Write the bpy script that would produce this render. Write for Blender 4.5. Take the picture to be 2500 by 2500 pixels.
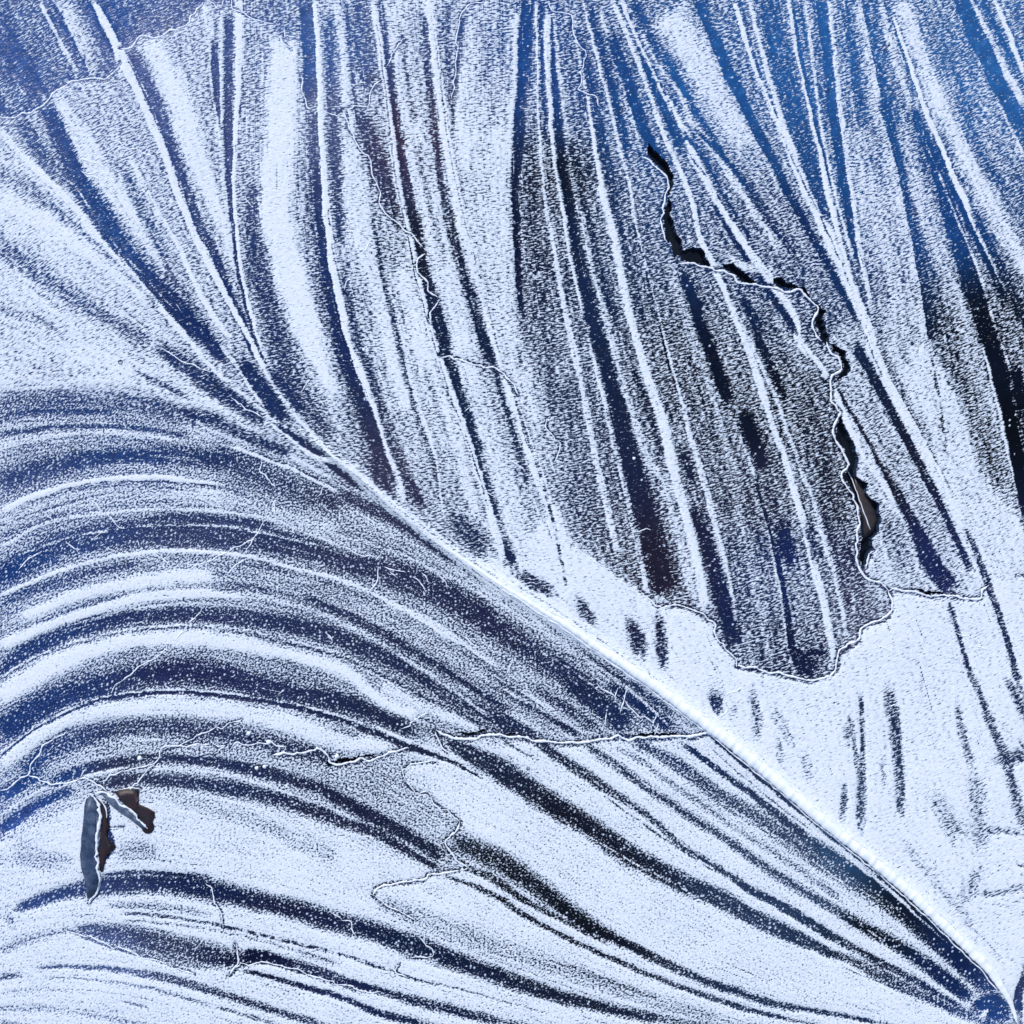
import bpy, math, random
import numpy as np
for o in list(bpy.data.objects): bpy.data.objects.remove(o, do_unlink=True)
SC = bpy.context.scene
COL = SC.collection
S = 0.0005                      # metres per unit of the plan (2500 units = 1.25 m of ice)
# ------------------------------------------------------------------ camera, sky, sun, exposure
cam_d = bpy.data.cameras.new('camera'); cam = bpy.data.objects.new('camera', cam_d); COL.objects.link(cam)
cam_d.lens = 50; cam_d.sensor_width = 36; cam_d.clip_start = .05; cam_d.clip_end = 200
cam.location = (0, 0, 1.25 * 50 / 36 + .003); cam.rotation_euler = (0, 0, 0)
SC.camera = cam
SUN_EL, SUN_AZ = 42.0, 330.0     # degrees; azimuth clockwise from the top of the picture
w = bpy.data.worlds.new('World'); SC.world = w; w.use_nodes = True
nt = w.node_tree; nt.nodes.clear()
sky = nt.nodes.new('ShaderNodeTexSky'); sky.sky_type = 'NISHITA'; sky.sun_disc = False
sky.sun_elevation = math.radians(SUN_EL); sky.sun_rotation = math.radians(SUN_AZ)
sky.air_density = 1.0; sky.dust_density = .6; sky.ozone_density = 1.0
bg = nt.nodes.new('ShaderNodeBackground'); bg.inputs['Strength'].default_value = .13
wo = nt.nodes.new('ShaderNodeOutputWorld')
nt.links.new(sky.outputs[0], bg.inputs[0]); nt.links.new(bg.outputs[0], wo.inputs[0])
sun_d = bpy.data.lights.new('sun', 'SUN'); sun_d.energy = 2.4; sun_d.angle = math.radians(6); sun_d.color = (1, .96, .9)
sun = bpy.data.objects.new('sun', sun_d); COL.objects.link(sun); sun.location = (0, 0, 5)
sun.rotation_euler = (math.radians(90 - SUN_EL), 0, math.radians(180 - SUN_AZ))
SC.view_settings.view_transform = 'Standard'; SC.view_settings.look = 'None'
SC.view_settings.gamma = 1; SC.view_settings.exposure = 0.32
SC.view_settings.use_curve_mapping = False
# ------------------------------------------------------------------ the plan of the ice, traced band by band
REGIONS = '''
# base frost coverage: value blur points
.72 30 A -900,-900 4800,-900 4800,4500 I 3000,3000 G -900,3000
.5 30 B 1000,-900 1000,1900 E 1150,300 1230,600 1230,1000 1500,1270 1760,1460 F 310,1840 740,1920 880,1800 1160,1560 1040,1330 985,1190 1000,980 850,510 895,395 C 780,1932 1000,1800 1000,-900
.5 30 C 400,-900 2800,-900 2800,1400 F 2400,900 1900,900 1700,900 1300,500 C 900,1700
.9 20 F 1130,0 1400,0 1560,300 1700,700 1900,1000 2400,1300 2400,2000 1600,1480 1640,1250 1350,450
.95 12 F 0,1490 190,1620 310,1840 740,1925 880,1840 1010,1630 1160,1560 1170,1420 1690,1450 1740,1380 1900,1330 2500,1330 I 2600,3200 1932,2300 1880,1900 1560,1450 800,790 0,130 E 1300,1630 900,1390 700,1250 1000,1200 1220,900 1300,1150 1690,1410
.35 8 A -900,1000 0,665 180,625 300,520 430,450 600,450 680,350 680,270 790,205 960,175 1080,90 1140,5 1140,-900 -900,-900
.5 10 A 1140,-300 1200,10 1330,50 1450,110 1550,130 1640,280 1700,280 1700,-300
.85 40 A -900,1000 0,700 500,1200 1000,1900 D 1500,600 1000,450 700,340 0,300 -900,300
.62 40 D -900,300 0,300 700,340 1000,450 1500,600 E 0,800 500,1150 1000,1500 1750,1932 I 100,290 H 1500,320 600,320 300,340 G 1500,120 1000,60 500,120 0,430 -900,700
.93 30 H 540,330 1000,330 1900,310 I 150,290 800,830 1560,1500 1860,1880 1880,3000 H 0,3000 G 0,3000 G -900,3000 -900,1000 0,880 600,620 1200,620 1900,820 H 560,1080 700,1050 670,790 350,560 380,460
'''
STROKES = '''
# value profile points (tile letter, then x,y,width[,opacity])
# ---- upper left corner plate
.12 b.5 A 0,200,170 120,400,160 230,560,120
.5 b.7 A 60,0,200 250,250,200 400,440,170
.9 b.4 A 220,0,26 330,220,30 450,440,40
.25 b.5 A 265,0,60 400,250,60 500,440,70
.9 r A 300,0,170 400,190,170 520,440,130
.15 b.5 A 480,0,70 560,150,80 640,330,90
.1 b.6 A 600,0,110 680,180,110 720,270,90
.4 b.9 A 820,0,80 870,170,70
.4 b.9 A 960,0,60 1000,130,50
.8 b.5 A 0,330,16 100,480,20 180,590,34
.55 b.8 A 0,480,90 60,560,90 120,640,70
.12 b.5 A 1090,20,90 1130,60,60
# ---- upper left fan
.35 b.9 A 100,650,110 250,900,110 380,1080,90
.93 b.7 A 300,560,120 480,840,170 640,1080,150 820,1330,110 1000,1600,60
.7 b.9 A 430,470,90 560,700,90 700,980,70
.13 b.6 A 250,590,90 340,780,100 430,1000,110 560,1200,130 700,1450,150 900,1660,160 1100,1850,130 D 1180,0,90 1300,130,60
.9 b.3 A 180,700,8 320,960,10 430,1060,14 520,1200,14
.8 b.3 A 600,1330,12 760,1500,12 900,1660,12 1000,1760,10
.9 b.4 A 640,1400,16 760,1550,20 900,1720,22 1000,1850,20
.97 b.5 A 0,740,50 200,950,56 400,1150,50 600,1400,50 800,1620,50 1000,1850,50 D 1080,10,40 1200,150,36 1350,290,40 1500,410,36 1700,560,30 1900,720,24
.55 b.9 A 0,960,90 200,1100,100 420,1290,80 650,1500,60 900,1740,50
.95 b.8 A 0,1130,140 300,1290,130 600,1500,90 850,1720,70
.42 b.9 A 0,1400,110 150,1500,120 400,1680,110 650,1830,90 D 850,20,90
.9 b.6 A 0,1540,20 150,1640,24 350,1800,30 550,1932,30
.6 b.9 A 0,1740,60 200,1800,50 350,1900,40
.4 b.9 A 700,980,40 820,1230,60 900,1400,60 1000,1600,50 1130,1800,40
.97 b.4 A 730,880,30 860,1150,36 1000,1380,36 1100,1600,36 1250,1850,36 D 1330,0,30
.2 b.7 A 720,290,110 850,560,110 960,850,100 1060,1150,90 1180,1400,80 1290,1650,70 1400,1880,60
.5 b.9 A 930,900,90 1050,1150,80 1150,1350,60
.95 b.6 A 840,210,150 1000,560,170 1120,900,150 1220,1180,110 1300,1400,60 1370,1640,50 1440,1860,40
.12 b.4 A 800,470,12 960,860,40 1000,980,36 1060,1180,34 1140,1380,40 1210,1520,60 1300,1700,60 1390,1880,50 D 1450,100,60
.97 b.3 A 700,280,8 780,430,10 850,580,10 960,900,14 1010,1010,14 1090,1280,16 1170,1420,18 1250,1600,18
1 b.3 A 520,0,40 600,140,50 690,330,62 780,520,50 860,700,46 930,880,46 990,1050,46 1080,1280,46 1160,1450,44 1250,1620,44 1340,1790,40 1420,1932,36 D 1470,110,34 1560,260,32 1680,420,30 1800,560,26 1932,690,20
.7 b.9 A 1060,250,70 1160,500,70 1230,760,60
.9 b.5 A 1160,20,50 1190,200,34 1200,420,26 1230,700,20 1260,1000,30 1300,1300,40
.15 b.4 A 1210,210,30 1222,430,50 1240,600,44 1262,740,20
.14 b.4 A 1290,70,50 1290,350,50 1288,600,50 1290,800,52 1302,1050,44 1325,1300,36 1350,1550,30 1400,1750,28 1450,1932,24 D 1530,160,20 1640,340,18
.93 b.5 A 1252,50,24 1250,400,24 1255,740,20
1 b.4 A 1350,0,56 1350,350,50 1335,700,34 1322,1000,26 1333,1250,26 1375,1600,28 1470,1932,28 D 1540,170,26 1640,330,24 1780,540,20 1900,660,16
.2 b.4 A 1375,330,8 1360,600,10 1345,900,8
.65 b.9 A 1440,150,60 1450,450,60 1445,650,50
.28 b.9 A 1430,1030,50 1425,1300,110 1460,1550,140 1540,1800,150 D 1600,100,170 1700,300,150 1800,460,110 1880,570,70
.97 b.5 A 1600,200,200 1600,500,230 1590,800,240 1560,1100,240 1600,1400,260 1690,1700,240 1780,1932,220 D 1870,180,200 1932,330,160
.45 b.7 A 1640,160,50 1625,230,50
.12 b.3 A 1735,0,80 1745,200,80 1755,420,76 1758,600,70
.2 l A 1800,610,90 1805,900,110 1830,1250,130 1890,1600,140 E 20,0,160 100,220,180 190,480,190 260,700,180 300,840,150
.08 b.8 A 1790,900,30 1810,1250,50 1860,1600,70 E 0,0,80 70,200,90 150,430,80 230,680,100 290,820,90
.3 b.8 A 1860,60,70 1880,500,70 1900,1000,70 1932,1400,60
1 b.3 A 1775,0,30 1800,300,36 1815,700,36 1832,1000,44 1850,1250,50 1890,1550,50 E 20,-100,50 70,60,50 120,200,52 200,400,52 260,570,54 310,750,56 345,890,44
.35 b.4 A 1850,1050,8 1880,1400,8 E 70,-50,8 150,200,8 230,420,8
# ---- centre top
.3 b.5 B 20,0,26 50,300,22 75,560,20 110,800,16
.92 b.7 B -30,0,60 20,400,60 30,600,50 70,1000,150 110,1300,180 200,1600,180 300,1932,170 E 310,100,150 400,400,150
.35 b.8 B 100,0,130 130,300,150 170,520,110
.28 b.6 B 110,620,70 170,800,110 230,980,110 280,1140,90 330,1260,40
.3 b.8 B 10,1500,40 40,1700,40 90,1932,60 E 130,100,50 200,300,50 280,550,60 350,720,70 430,900,60
.4 b.7 B 170,1200,20 220,1500,30 280,1750,40 E 320,0,34 380,250,36 460,500,36 530,740,34 575,960,30
.92 b.5 E 350,80,20 440,380,24 530,650,22 580,1010,16
.93 b.7 B 330,1500,150 420,1800,140 E 460,80,140 540,330,140 640,620,130 720,850,90 780,1000,60
.7 b.9 E 470,150,70 560,450,70 640,700,60
.12 b.4 B 222,0,30 245,200,30 265,350,36 300,600,46 340,900,54 385,1130,66 430,1320,60 450,1450,50 490,1620,60 545,1800,76 E 585,0,80 640,220,76 700,400,80 780,620,76 840,850,70 900,1050,74 965,1290,80
.95 b.4 B 178,0,44 215,250,44 250,500,44 290,800,48 330,1100,44 375,1300,36 410,1480,44 455,1680,44 500,1880,40 E 560,110,44 610,260,50 680,450,48 760,700,48 820,900,50 880,1100,54 925,1270,40
.2 b.3 B 195,100,6 235,400,8 270,700,8 315,1050,8 390,1400,8 440,1650,8 E 600,260,8 680,470,8 770,740,10 830,950,10
.85 b.5 B 222,40,8 240,200,8 255,290,8
.88 b.6 B 300,0,130 345,300,140 385,600,140 430,900,150 500,1200,160 580,1500,160 670,1800,150 E 700,100,150 780,350,160 860,620,170 920,850,160 1000,1100,150 1090,1250,120
.5 b.9 B 330,150,50 375,450,50 415,700,40
.6 b.9 B 420,800,60 500,1150,50 580,1500,50
.3 b.6 B 462,60,40 490,400,40 528,750,40 555,980,40 600,1200,48 655,1420,50 720,1650,54 790,1870,60 E 830,60,70 860,140,40 900,280,30 950,450,34 1000,620,36 1060,820,24
.04 b.3 B 645,1465,30 685,1480,34
.08 b.5 B 700,1600,40 730,1680,40
.1 b.5 B 770,1820,44 E 820,40,60 850,120,50
.96 b.4 B 492,0,70 530,300,66 570,600,66 612,900,64 660,1150,64 722,1400,60 790,1650,56 860,1900,56 E 920,180,60 985,380,60 1060,600,64 1130,800,66 1190,1000,60 1250,1250,60 1290,1480,50
.3 b.3 B 505,60,7 545,350,7 590,700,7 630,950,8 680,1180,8 745,1430,8 830,1750,10 E 890,50,10 960,260,12 1060,560,16 1130,770,20 1170,920,26 1220,1120,20 1275,1400,20
.35 b.3 B 520,50,6 560,350,6 605,700,6 E 1000,400,8 1080,620,8
.45 b.8 B 600,0,90 590,200,70 610,450,50 620,650,40
.9 b.4 B 575,250,30 580,330,30
.2 b.5 B 690,70,30 668,300,36 648,500,36 632,740,20
.85 b.8 B 760,80,140 730,400,170 740,750,200 770,1050,220 830,1400,230 900,1750,200 E 960,80,120 1030,300,100 1100,480,130
.9 b.8 B 680,400,60 670,700,60 700,1000,80
.55 b.9 B 800,100,120 830,330,100 790,500,60
.5 b.9 B 780,800,80 800,900,60
.5 b.9 B 920,0,50 910,200,60 905,400,50
.95 b.7 B 1000,50,60 985,400,60 960,700,60 940,1000,50
.88 b.8 B 880,700,140 890,1000,130 910,1300,130 930,1600,130 960,1932,120 E 980,80,120 1060,250,120
.45 b.9 E 1000,20,30 1020,200,30
.1 b.4 B 1055,0,80 1035,300,76 1012,550,60 1003,800,66 K 80,-60,46 84,60,44 90,200,36 98,330,30 112,390,16
.33 b.9 B 1060,750,80 1080,1000,80 K 140,60,70 150,150,70 160,300,60 180,450,60 200,600,60 205,720,40
.5 b.9 B 1110,700,50 1130,1000,60
.85 b.9 K 130,235,70 180,240,50
.9 b.4 B 1100,0,16 1106,300,16 1112,600,16 1130,900,18 K 182,20,24 210,150,30 240,330,36 280,500,40 320,700,44 355,880,44 L 115,400,44 150,560,40
.15 b.5 B 1135,0,30 1132,200,24 1140,500,20 1160,800,20
.95 b.4 B 1165,60,60 1165,300,56 1180,600,40 1208,900,30 K 243,30,34 262,150,34 290,290,34 320,400,36 345,520,36 375,640,36 405,770,38 430,880,38 L 183,370,38 205,480,38 228,590,40 246,690,40
.08 b.6 B 1195,100,30 1205,450,44 1232,750,54 1255,960,60 K 268,40,60 290,180,66 320,310,74 350,430,90 390,540,110 420,640,120 440,760,120 L 185,220,130 215,330,130 250,450,150 285,590,160 315,690,140
.82 b.7 B 1195,60,26 1230,400,32 1270,700,34 1320,1000,34 K 303,40,50 330,160,50 370,330,50 400,450,50 440,600,56 490,760,60 530,870,64 L 300,300,66 330,420,66 370,560,66 400,700,60
.5 b.9 B 1260,200,50 1310,500,60 1330,700,60
.25 b.8 B 1290,760,50 1335,1000,60 K 330,80,50 360,210,50 395,330,50 425,430,40
.3 b.9 B 1380,900,40 1430,1100,40
.96 b.6 B 1305,60,20 1345,300,26 1390,550,24 1430,800,30 1475,1080,48 K 390,30,54 412,130,56 440,270,60 470,400,64 502,520,70 540,630,76 572,740,80 L 330,262,90 370,400,90 402,530,86 430,670,80 442,745,60
.25 b.6 B 1320,120,20 1400,420,60 1450,650,60 1500,900,60 1560,1180,50
.9 b.4 B 1370,0,24 1430,250,26 1480,450,26 1530,650,26 1590,900,24 1635,1080,22 K 472,20,24 492,120,24 522,240,24 560,390,24 592,510,26 630,640,30 662,765,36 L 432,290,44 470,440,50 500,560,50 530,720,46 550,880,40
.2 b.6 B 1400,30,40 1500,380,50 1560,600,50 1620,860,40
.8 b.5 B 1450,40,26 1550,330,26 1620,600,28 1690,850,26
.1 b.5 B 1520,180,60 1620,450,80 1680,640,80 1745,800,70 1830,930,60
.3 b.8 B 1480,900,50 1540,1130,50 K 440,120,40 480,280,40 520,420,40
.94 b.4 B 1530,0,34 1640,260,34 1720,460,36 1800,700,36 1860,850,36 1932,1000,34 C 60,1150,34 K 695,108,40 740,200,42 780,300,44 820,390,44 860,500,46 900,620,48 940,745,48 L 702,222,48 742,352,48 772,462,48 802,590,50 832,702,50 860,850,46 872,925,30
.95 b.4 B 1580,0,40 1700,260,46 1800,480,50 1932,740,56 C 70,900,60 180,1100,56 300,1310,54 430,1490,54 540,1640,52 640,1800,52 F 660,0,52 760,120,52 830,220,50 900,380,46 980,560,44 1080,720,44 1200,900,44 1300,1100,40 1400,1330,34 1440,1430,30
.15 b.4 B 1610,40,14 1720,290,16 1830,520,16 C 20,840,12 150,1020,12 300,1270,10
.15 b.5 C 0,740,30 110,880,30 250,1120,24 400,1380,14
.12 b.4 C 160,1130,20 280,1330,26 400,1520,30 540,1720,40 660,1900,30
.15 b.6 B 1700,330,40 1800,560,50 1932,850,60
.12 b.5 B 1650,0,60 1760,200,64 1880,400,60 C 30,540,50 150,740,40 250,900,30
.85 b.5 B 1690,180,26 1800,380,34 1932,560,40 C 50,680,50 200,880,50 330,1080,50 450,1270,44 560,1430,36
.1 b.5 C 60,720,20 200,850,30 350,1020,40 440,1150,56 520,1260,66 600,1350,66 650,1450,60 720,1560,50
.9 b.8 C -100,60,330 60,280,300 180,520,300 300,720,260 430,900,200 540,1080,160
.55 b.9 C 330,820,170 500,1090,200 620,1320,180 730,1520,150 850,1740,110
.9 b.8 C 250,1430,60 330,1500,50 520,1540,60
# ---- right top fan
.1 b.4 C 100,0,80 200,250,70 300,480,70 400,690,64 500,880,50 600,1080,46 700,1270,40 800,1450,36 900,1640,34 1000,1830,24
.55 b.9 C 140,0,60 280,280,80 380,500,80 500,720,70 580,880,60
.95 b.4 C 295,0,34 360,230,38 440,450,44 540,680,60 640,900,80 720,1100,84 830,1350,80 950,1620,74 1060,1880,70 F 1080,50,90 1150,200,96 1270,430,96 1400,680,90 1520,900,80 1600,1080,56
.2 b.4 C 340,40,14 400,300,18 480,500,20 560,700,14
.92 b.4 C 385,0,30 440,250,30 510,500,34 580,720,40
.2 b.3 C 560,760,8 660,980,10 760,1180,10 860,1400,10 970,1650,10
.22 b.5 C 500,0,140 550,300,140 630,600,130 700,850,110 770,1080,80 840,1270,50
.95 b.5 C 600,0,40 660,300,44 720,600,44 780,850,44 835,1120,44 900,1400,40 980,1650,36 1080,1880,30
.12 b.3 C 625,20,18 690,400,22 760,700,24 810,900,20 860,1100,12
.2 b.5 C 665,0,28 715,300,28
.9 b.4 C 700,0,20 745,400,24 785,700,24 850,1020,20 920,1300,20 980,1500,16
.12 b.4 C 775,0,80 830,300,80 860,600,76 900,900,74 940,1150,64 975,1350,40 1000,1500,20
.9 b.4 C 835,0,34 870,350,36 900,650,36 950,1000,36 990,1300,34 1030,1550,34 1080,1780,30
.62 b.9 C 880,0,70 930,350,110 970,650,120
.25 b.8 C 940,0,100 980,350,80 1010,600,60 1060,850,40
.78 b.8 C 990,700,160 1050,1000,220 1110,1250,240 1170,1500,240 1240,1800,260 F 1250,50,200
.5 b.9 C 1050,850,120 1080,1000,100
.45 b.9 C 1120,1500,60 1150,1750,60
.88 l C 1010,0,100 1065,250,100 1115,500,100 1165,750,100 1225,1000,110 1285,1300,110 1335,1550,90 1395,1932,90
.2 r C 1012,0,110 1067,250,110 1117,500,110 1167,750,110 1227,1000,100 1287,1300,110 1337,1550,120 1397,1932,130
.15 b.5 C 1130,560,60 1180,720,60 1240,950,50
.3 b.9 C 1130,30,80 1200,330,60
.8 b.6 C 1120,0,40 1190,270,50 1260,500,40 1330,740,24
.75 b.8 C 1230,680,80 1320,980,110 1410,1280,130 1510,1560,140 1590,1820,140 F 1620,40,160 1690,250,160 1760,500,150 1830,760,120 1880,900,80
.1 b.4 C 1300,600,50 1400,850,70 1480,1100,84 1560,1350,100 1640,1600,120 1730,1850,130 F 1770,60,140 1820,250,160
.08 b.5 C 1420,800,40 1560,1100,56 1700,1400,60 1840,1700,50
.9 b.3 C 1350,690,10 1400,860,16 1450,960,18 1540,1200,18 1600,1340,16 1660,1480,18 1710,1620,20 1760,1800,20 1800,1932,20 F 1860,150,20 1920,300,20
.25 b.4 C 1150,0,30 1230,220,34 1300,420,36 1390,640,36 1480,850,30 1560,1020,20
1 b.3 C 1180,60,16 1260,270,22 1340,520,28 1420,720,34 1520,960,36 1620,1180,36 1720,1400,36 1830,1620,36 1932,1800,40
.9 b.5 C 1160,60,10 1220,250,10 1290,430,10
.2 b.7 C 1640,1170,40 1750,1400,60 1880,1680,70 1960,1850,60
.9 b.8 C 1240,0,120 1330,250,140 1440,540,150 1580,830,160 1730,1120,150 1880,1400,130 1970,1560,110
.5 b.9 C 1370,0,120 1500,320,160 1640,640,200 1780,900,220 1932,1150,220
.3 b.9 C 1560,380,50 1650,780,70 1800,1060,80
.55 b.9 C 1440,0,140 1560,250,120 1680,500,110 1800,740,110 1932,980,100
.92 b.4 C 1525,0,20 1620,200,22 1720,420,22 1800,600,22 1940,880,22
.1 b.4 C 1575,0,100 1690,240,120 1790,440,120 1940,720,130
.9 b.5 C 1640,0,26 1740,200,40 1830,400,46 1940,590,60
.15 b.4 C 1700,0,30 1800,200,36 1900,400,30
.95 b.4 C 1775,0,30 1850,200,36 1940,420,40
.2 b.4 C 1810,40,12 1890,250,16 1940,380,16
.35 b.8 C 1900,0,80 1940,150,80
# ---- dark wedge
.25 b.8 K 470,540,36 520,670,40 570,840,40
.12 b.4 K 470,40,12 510,200,14 550,360,14 590,520,14 622,640,16
.15 b.8 L 362,190,50 402,320,60
.1 b.6 L 396,390,60 440,500,80 482,640,100 512,760,100 542,870,80
.5 b.9 K 640,420,70 700,620,70 760,820,70
.04 b.6 K 636,220,50 670,310,70 700,400,64 732,490,70 764,580,70 800,670,50
.05 b.6 K 836,676,50 860,745,90 892,830,90 914,890,50
.68 b.8 K 590,180,50 650,370,60 702,520,60 750,690,66 800,860,70 L 560,450,60 592,580,60 630,760,56 652,900,50
.85 b.5 L 542,130,22 592,252,26 632,392,28 672,562,30 702,732,30 730,930,26
.12 b.5 L 602,290,24 650,450,24 690,610,30 720,790,40 734,900,40
.3 b.8 L 640,300,50 690,450,60
.1 b.8 L 690,440,60 712,530,90 732,600,50
.25 b.8 L 780,440,40 815,580,60
.12 b.7 L 735,860,60 770,920,120 810,950,100
.85 b.5 K 790,310,22 850,430,26 900,540,28 950,650,28 1000,790,28 L 770,300,28 792,352,28 832,490,30 872,620,30 900,750,30 912,840,24
.12 b.6 K 826,290,40 870,370,54 902,470,50 950,580,50 984,660,36
.35 b.9 K 900,330,100 980,480,110 1040,620,110 L 860,350,110 920,550,110 960,700,110
.65 b.7 K 930,350,50 1000,470,50 1060,570,40
.3 b.8 L 820,350,30 880,560,40 920,750,40
.1 b.8 L 760,880,40 850,880,30
.2 b.4 F 700,60,14 790,190,16 860,320,14
.15 b.5 F 870,250,20 960,400,26 1060,580,24 1160,760,40 1230,880,70 1320,1060,100 1430,1280,130 1540,1420,120
.7 b.8 F 960,230,130 1080,430,150 1200,650,150 1330,880,150 1450,1080,130 1560,1260,90
.55 b.9 F 1150,980,130 1220,1150,140 1280,1300,120
.1 b.5 F 970,0,60 1080,200,70 1180,390,60 1290,590,56 1400,800,50 1520,1050,40 1640,1300,40
.25 b.3 F 1110,40,8 1200,230,8 1320,450,8 1440,680,8 1540,880,10
.3 b.4 F 1600,1050,20 1660,1180,36 1730,1370,40 1790,1540,40 1840,1700,40 1900,1932,40
.93 b.4 F 1560,1050,20 1640,1230,20 1700,1380,20 1750,1500,24 1800,1650,24 1860,1850,24
# ---- right white panel
.55 b.9 F 1220,0,60 1290,150,60
.25 b.4 F 1410,60,14 1440,250,18 1475,450,20 1500,650,16
.5 b.9 F 1560,60,120 1660,350,170 1740,600,160 1800,820,120
.95 b.6 F 1695,0,20 1780,320,26 1850,650,24 1900,850,24
.04 b.4 F 1750,0,70 1820,270,90 1880,550,90 1920,800,70 1960,1000,70
.06 b.5 F 1880,120,60 1930,400,90
.4 b.8 F 1510,1460,40 1560,1650,30 1620,1850,34 I 1680,60,40 1760,270,50 1840,470,50 1900,700,50 1940,820,50
.35 b.8 I 1830,-30,30 1880,60,44 1932,180,50
# ---- lower right white panel
.5 b.9 I 395,20,40 420,200,60 425,330,60
.65 b.9 I 540,300,30 560,480,50
.7 b.9 I 690,380,50 720,560,70
.45 b.8 I 930,240,50 940,340,50
.35 b.7 I 920,560,24 915,680,36 905,790,30
.4 b.7 I 1010,60,26 1020,400,32 1012,640,50 1010,850,40
.4 b.8 I 1165,30,60 1205,250,70 1225,500,60 1235,750,40
.6 b.9 I 1130,420,30 1140,600,30
.45 b.9 I 1550,120,40 1580,260,50 1640,480,60
.35 b.8 I 1760,440,60 1860,430,70 1940,400,80
.7 b.9 I 1650,500,110 1680,800,120 1700,950,100
.6 b.9 I 1660,860,60 1800,840,50 1932,860,50
.6 b.9 I 1680,1200,50 1800,1190,40 1932,1150,60
.75 b.9 I 1250,900,60 1450,1150,60 1650,1400,60
.3 b.8 E 1330,1440,40 1380,1530,70 1440,1610,40
.2 b.8 E 1630,1560,50 1670,1680,90 1700,1800,60
.22 b.8 E 1790,1540,50 1810,1700,60 1825,1850,60
.85 b.8 I 230,80,60 220,180,60
.2 b.6 I 185,40,70 190,110,70 220,190,40
.5 b.9 I 300,120,50 290,200,50
# ---- pockets above the main ridge
.2 b.6 E 190,660,90 250,780,110 300,860,60
.2 b.7 E 370,760,40 420,870,80 470,950,60
.3 b.8 E 600,980,90 720,1090,130 830,1200,110
.25 b.6 E 980,1300,50 1080,1360,70 1150,1400,60 1210,1440,50
# ---- feather below the main ridge
.25 b.8 D 880,20,60 1050,130,110 1200,250,120 1350,360,100 1500,470,80
.12 b.5 D 1340,90,100 1450,240,120 1560,380,100 1640,470,50
.15 b.6 D 1520,150,50 1640,300,60 1720,420,50
.9 b.8 D 350,0,200 700,130,180 1000,270,120 1200,370,90 1400,500,60 1600,620,40 1900,790,30
.4 b.8 D 760,170,26 950,260,36 1080,320,30
.92 b.5 D 1230,0,20 1330,130,24 1400,240,26 1500,380,24
.2 b.5 D 1200,260,20 1350,370,30 1480,450,24
.08 b.5 D 1560,470,40 1700,570,50 1850,680,50 E 60,790,50 150,850,20
.3 b.8 D 820,340,60 1000,400,90 1200,440,90 1350,520,70 1500,580,60 1650,640,50
.42 b.9 D 0,340,110 300,335,130 600,340,140 850,370,140 1050,440,100
.25 b.7 D 0,430,44 200,400,40 450,393,36 640,400,30
.85 b.5 D 0,500,18 200,470,18 500,462,18 700,475,18 900,510,18 1200,555,20
.25 b.6 D 0,525,24 300,485,24 600,480,24 850,500,24 1080,540,26
.85 b.6 D 0,600,40 250,540,36 500,513,36 800,530,30 1000,560,20
.6 b.9 D 0,660,70 300,590,70 600,570,60 900,590,60
.2 b.8 D 0,810,110 200,730,120 450,675,110 700,650,100 1000,650,110 1300,680,120 1500,720,130
.35 b.8 D 1300,700,140 1500,760,160 1750,860,150 1932,940,110
.8 b.9 D 1000,700,30 1050,720,30
.05 b.4 D 1225,610,20 1290,615,30
.2 b.5 D 1260,570,10 1500,650,10 1700,730,10 1932,845,12
.95 b.4 D 1270,580,18 1500,664,22 1700,745,22 1932,862,22
.12 b.5 E 0,845,30 100,895,20
.8 b.8 D 0,1040,110 300,930,120 700,860,110 1100,870,110 1400,920,110 1700,1010,110 1932,1080,110
1 b.5 D 0,965,44 200,870,44 400,812,42 600,780,40 850,768,40 1050,783,36 1250,810,24
.25 b.4 D 300,850,8 550,800,10 800,790,10 1100,803,10 1250,825,8
.35 b.6 D 0,1045,16 250,950,16 500,880,14 620,860,10
.4 b.5 D 640,860,10 900,830,10 1150,850,10
.4 b.6 D 0,1110,20 250,1010,20 500,960,16
.2 b.8 D 800,1000,40 1100,1000,60 1350,1020,50 1550,1050,50
.9 b.6 D 0,1170,26 250,1030,26 600,970,24 1000,945,24 1300,970,24 1600,1030,24 1932,1160,24
.2 b.7 D 0,1330,130 150,1250,130 350,1150,140 600,1095,150 900,1090,160 1200,1100,150 1500,1130,150 1800,1200,130 1932,1250,120 E 200,1290,150 450,1370,170 700,1500,170 900,1630,150 1100,1770,140 1350,1932,120 H 1500,120,110 1650,230,90
.08 b.7 D 0,1345,60 120,1270,50
.85 b.4 D 100,1210,12 400,1110,14 700,1055,12 1000,1040,12 1300,1048,14 1600,1110,14 1932,1180,12
.95 b.5 D 0,1440,26 250,1330,28 500,1250,26 800,1195,26 1100,1185,30 1350,1210,30 1600,1265,28 1932,1350,28 E 200,1440,36 450,1570,40 700,1720,36 900,1850,30
.35 b.8 D 0,1485,50 300,1365,50 600,1290,50 800,1250,40
.45 b.8 D 1350,1250,30 1600,1310,50 1932,1410,60
.97 b.7 D 100,1580,70 400,1450,80 700,1375,90 1000,1335,100 1230,1325,80
.7 b.9 D 1200,1340,80 1500,1390,90 1932,1500,90 E 300,1630,70 600,1790,60
.97 b.6 D 0,1725,70 200,1640,70 500,1530,70 800,1450,70 1100,1425,60 1400,1440,50
.3 b.5 D 200,1600,8 500,1490,10 700,1430,8
.35 b.6 D 0,1770,14 300,1640,14 600,1530,12
.45 b.8 D 1200,1385,50 1500,1420,60 1932,1550,80 E 250,1700,80 500,1830,70
1 b.4 D 0,1835,26 200,1705,26 500,1580,26 800,1510,24 1050,1490,24 1300,1500,22 1500,1530,20 1932,1640,20
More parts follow.
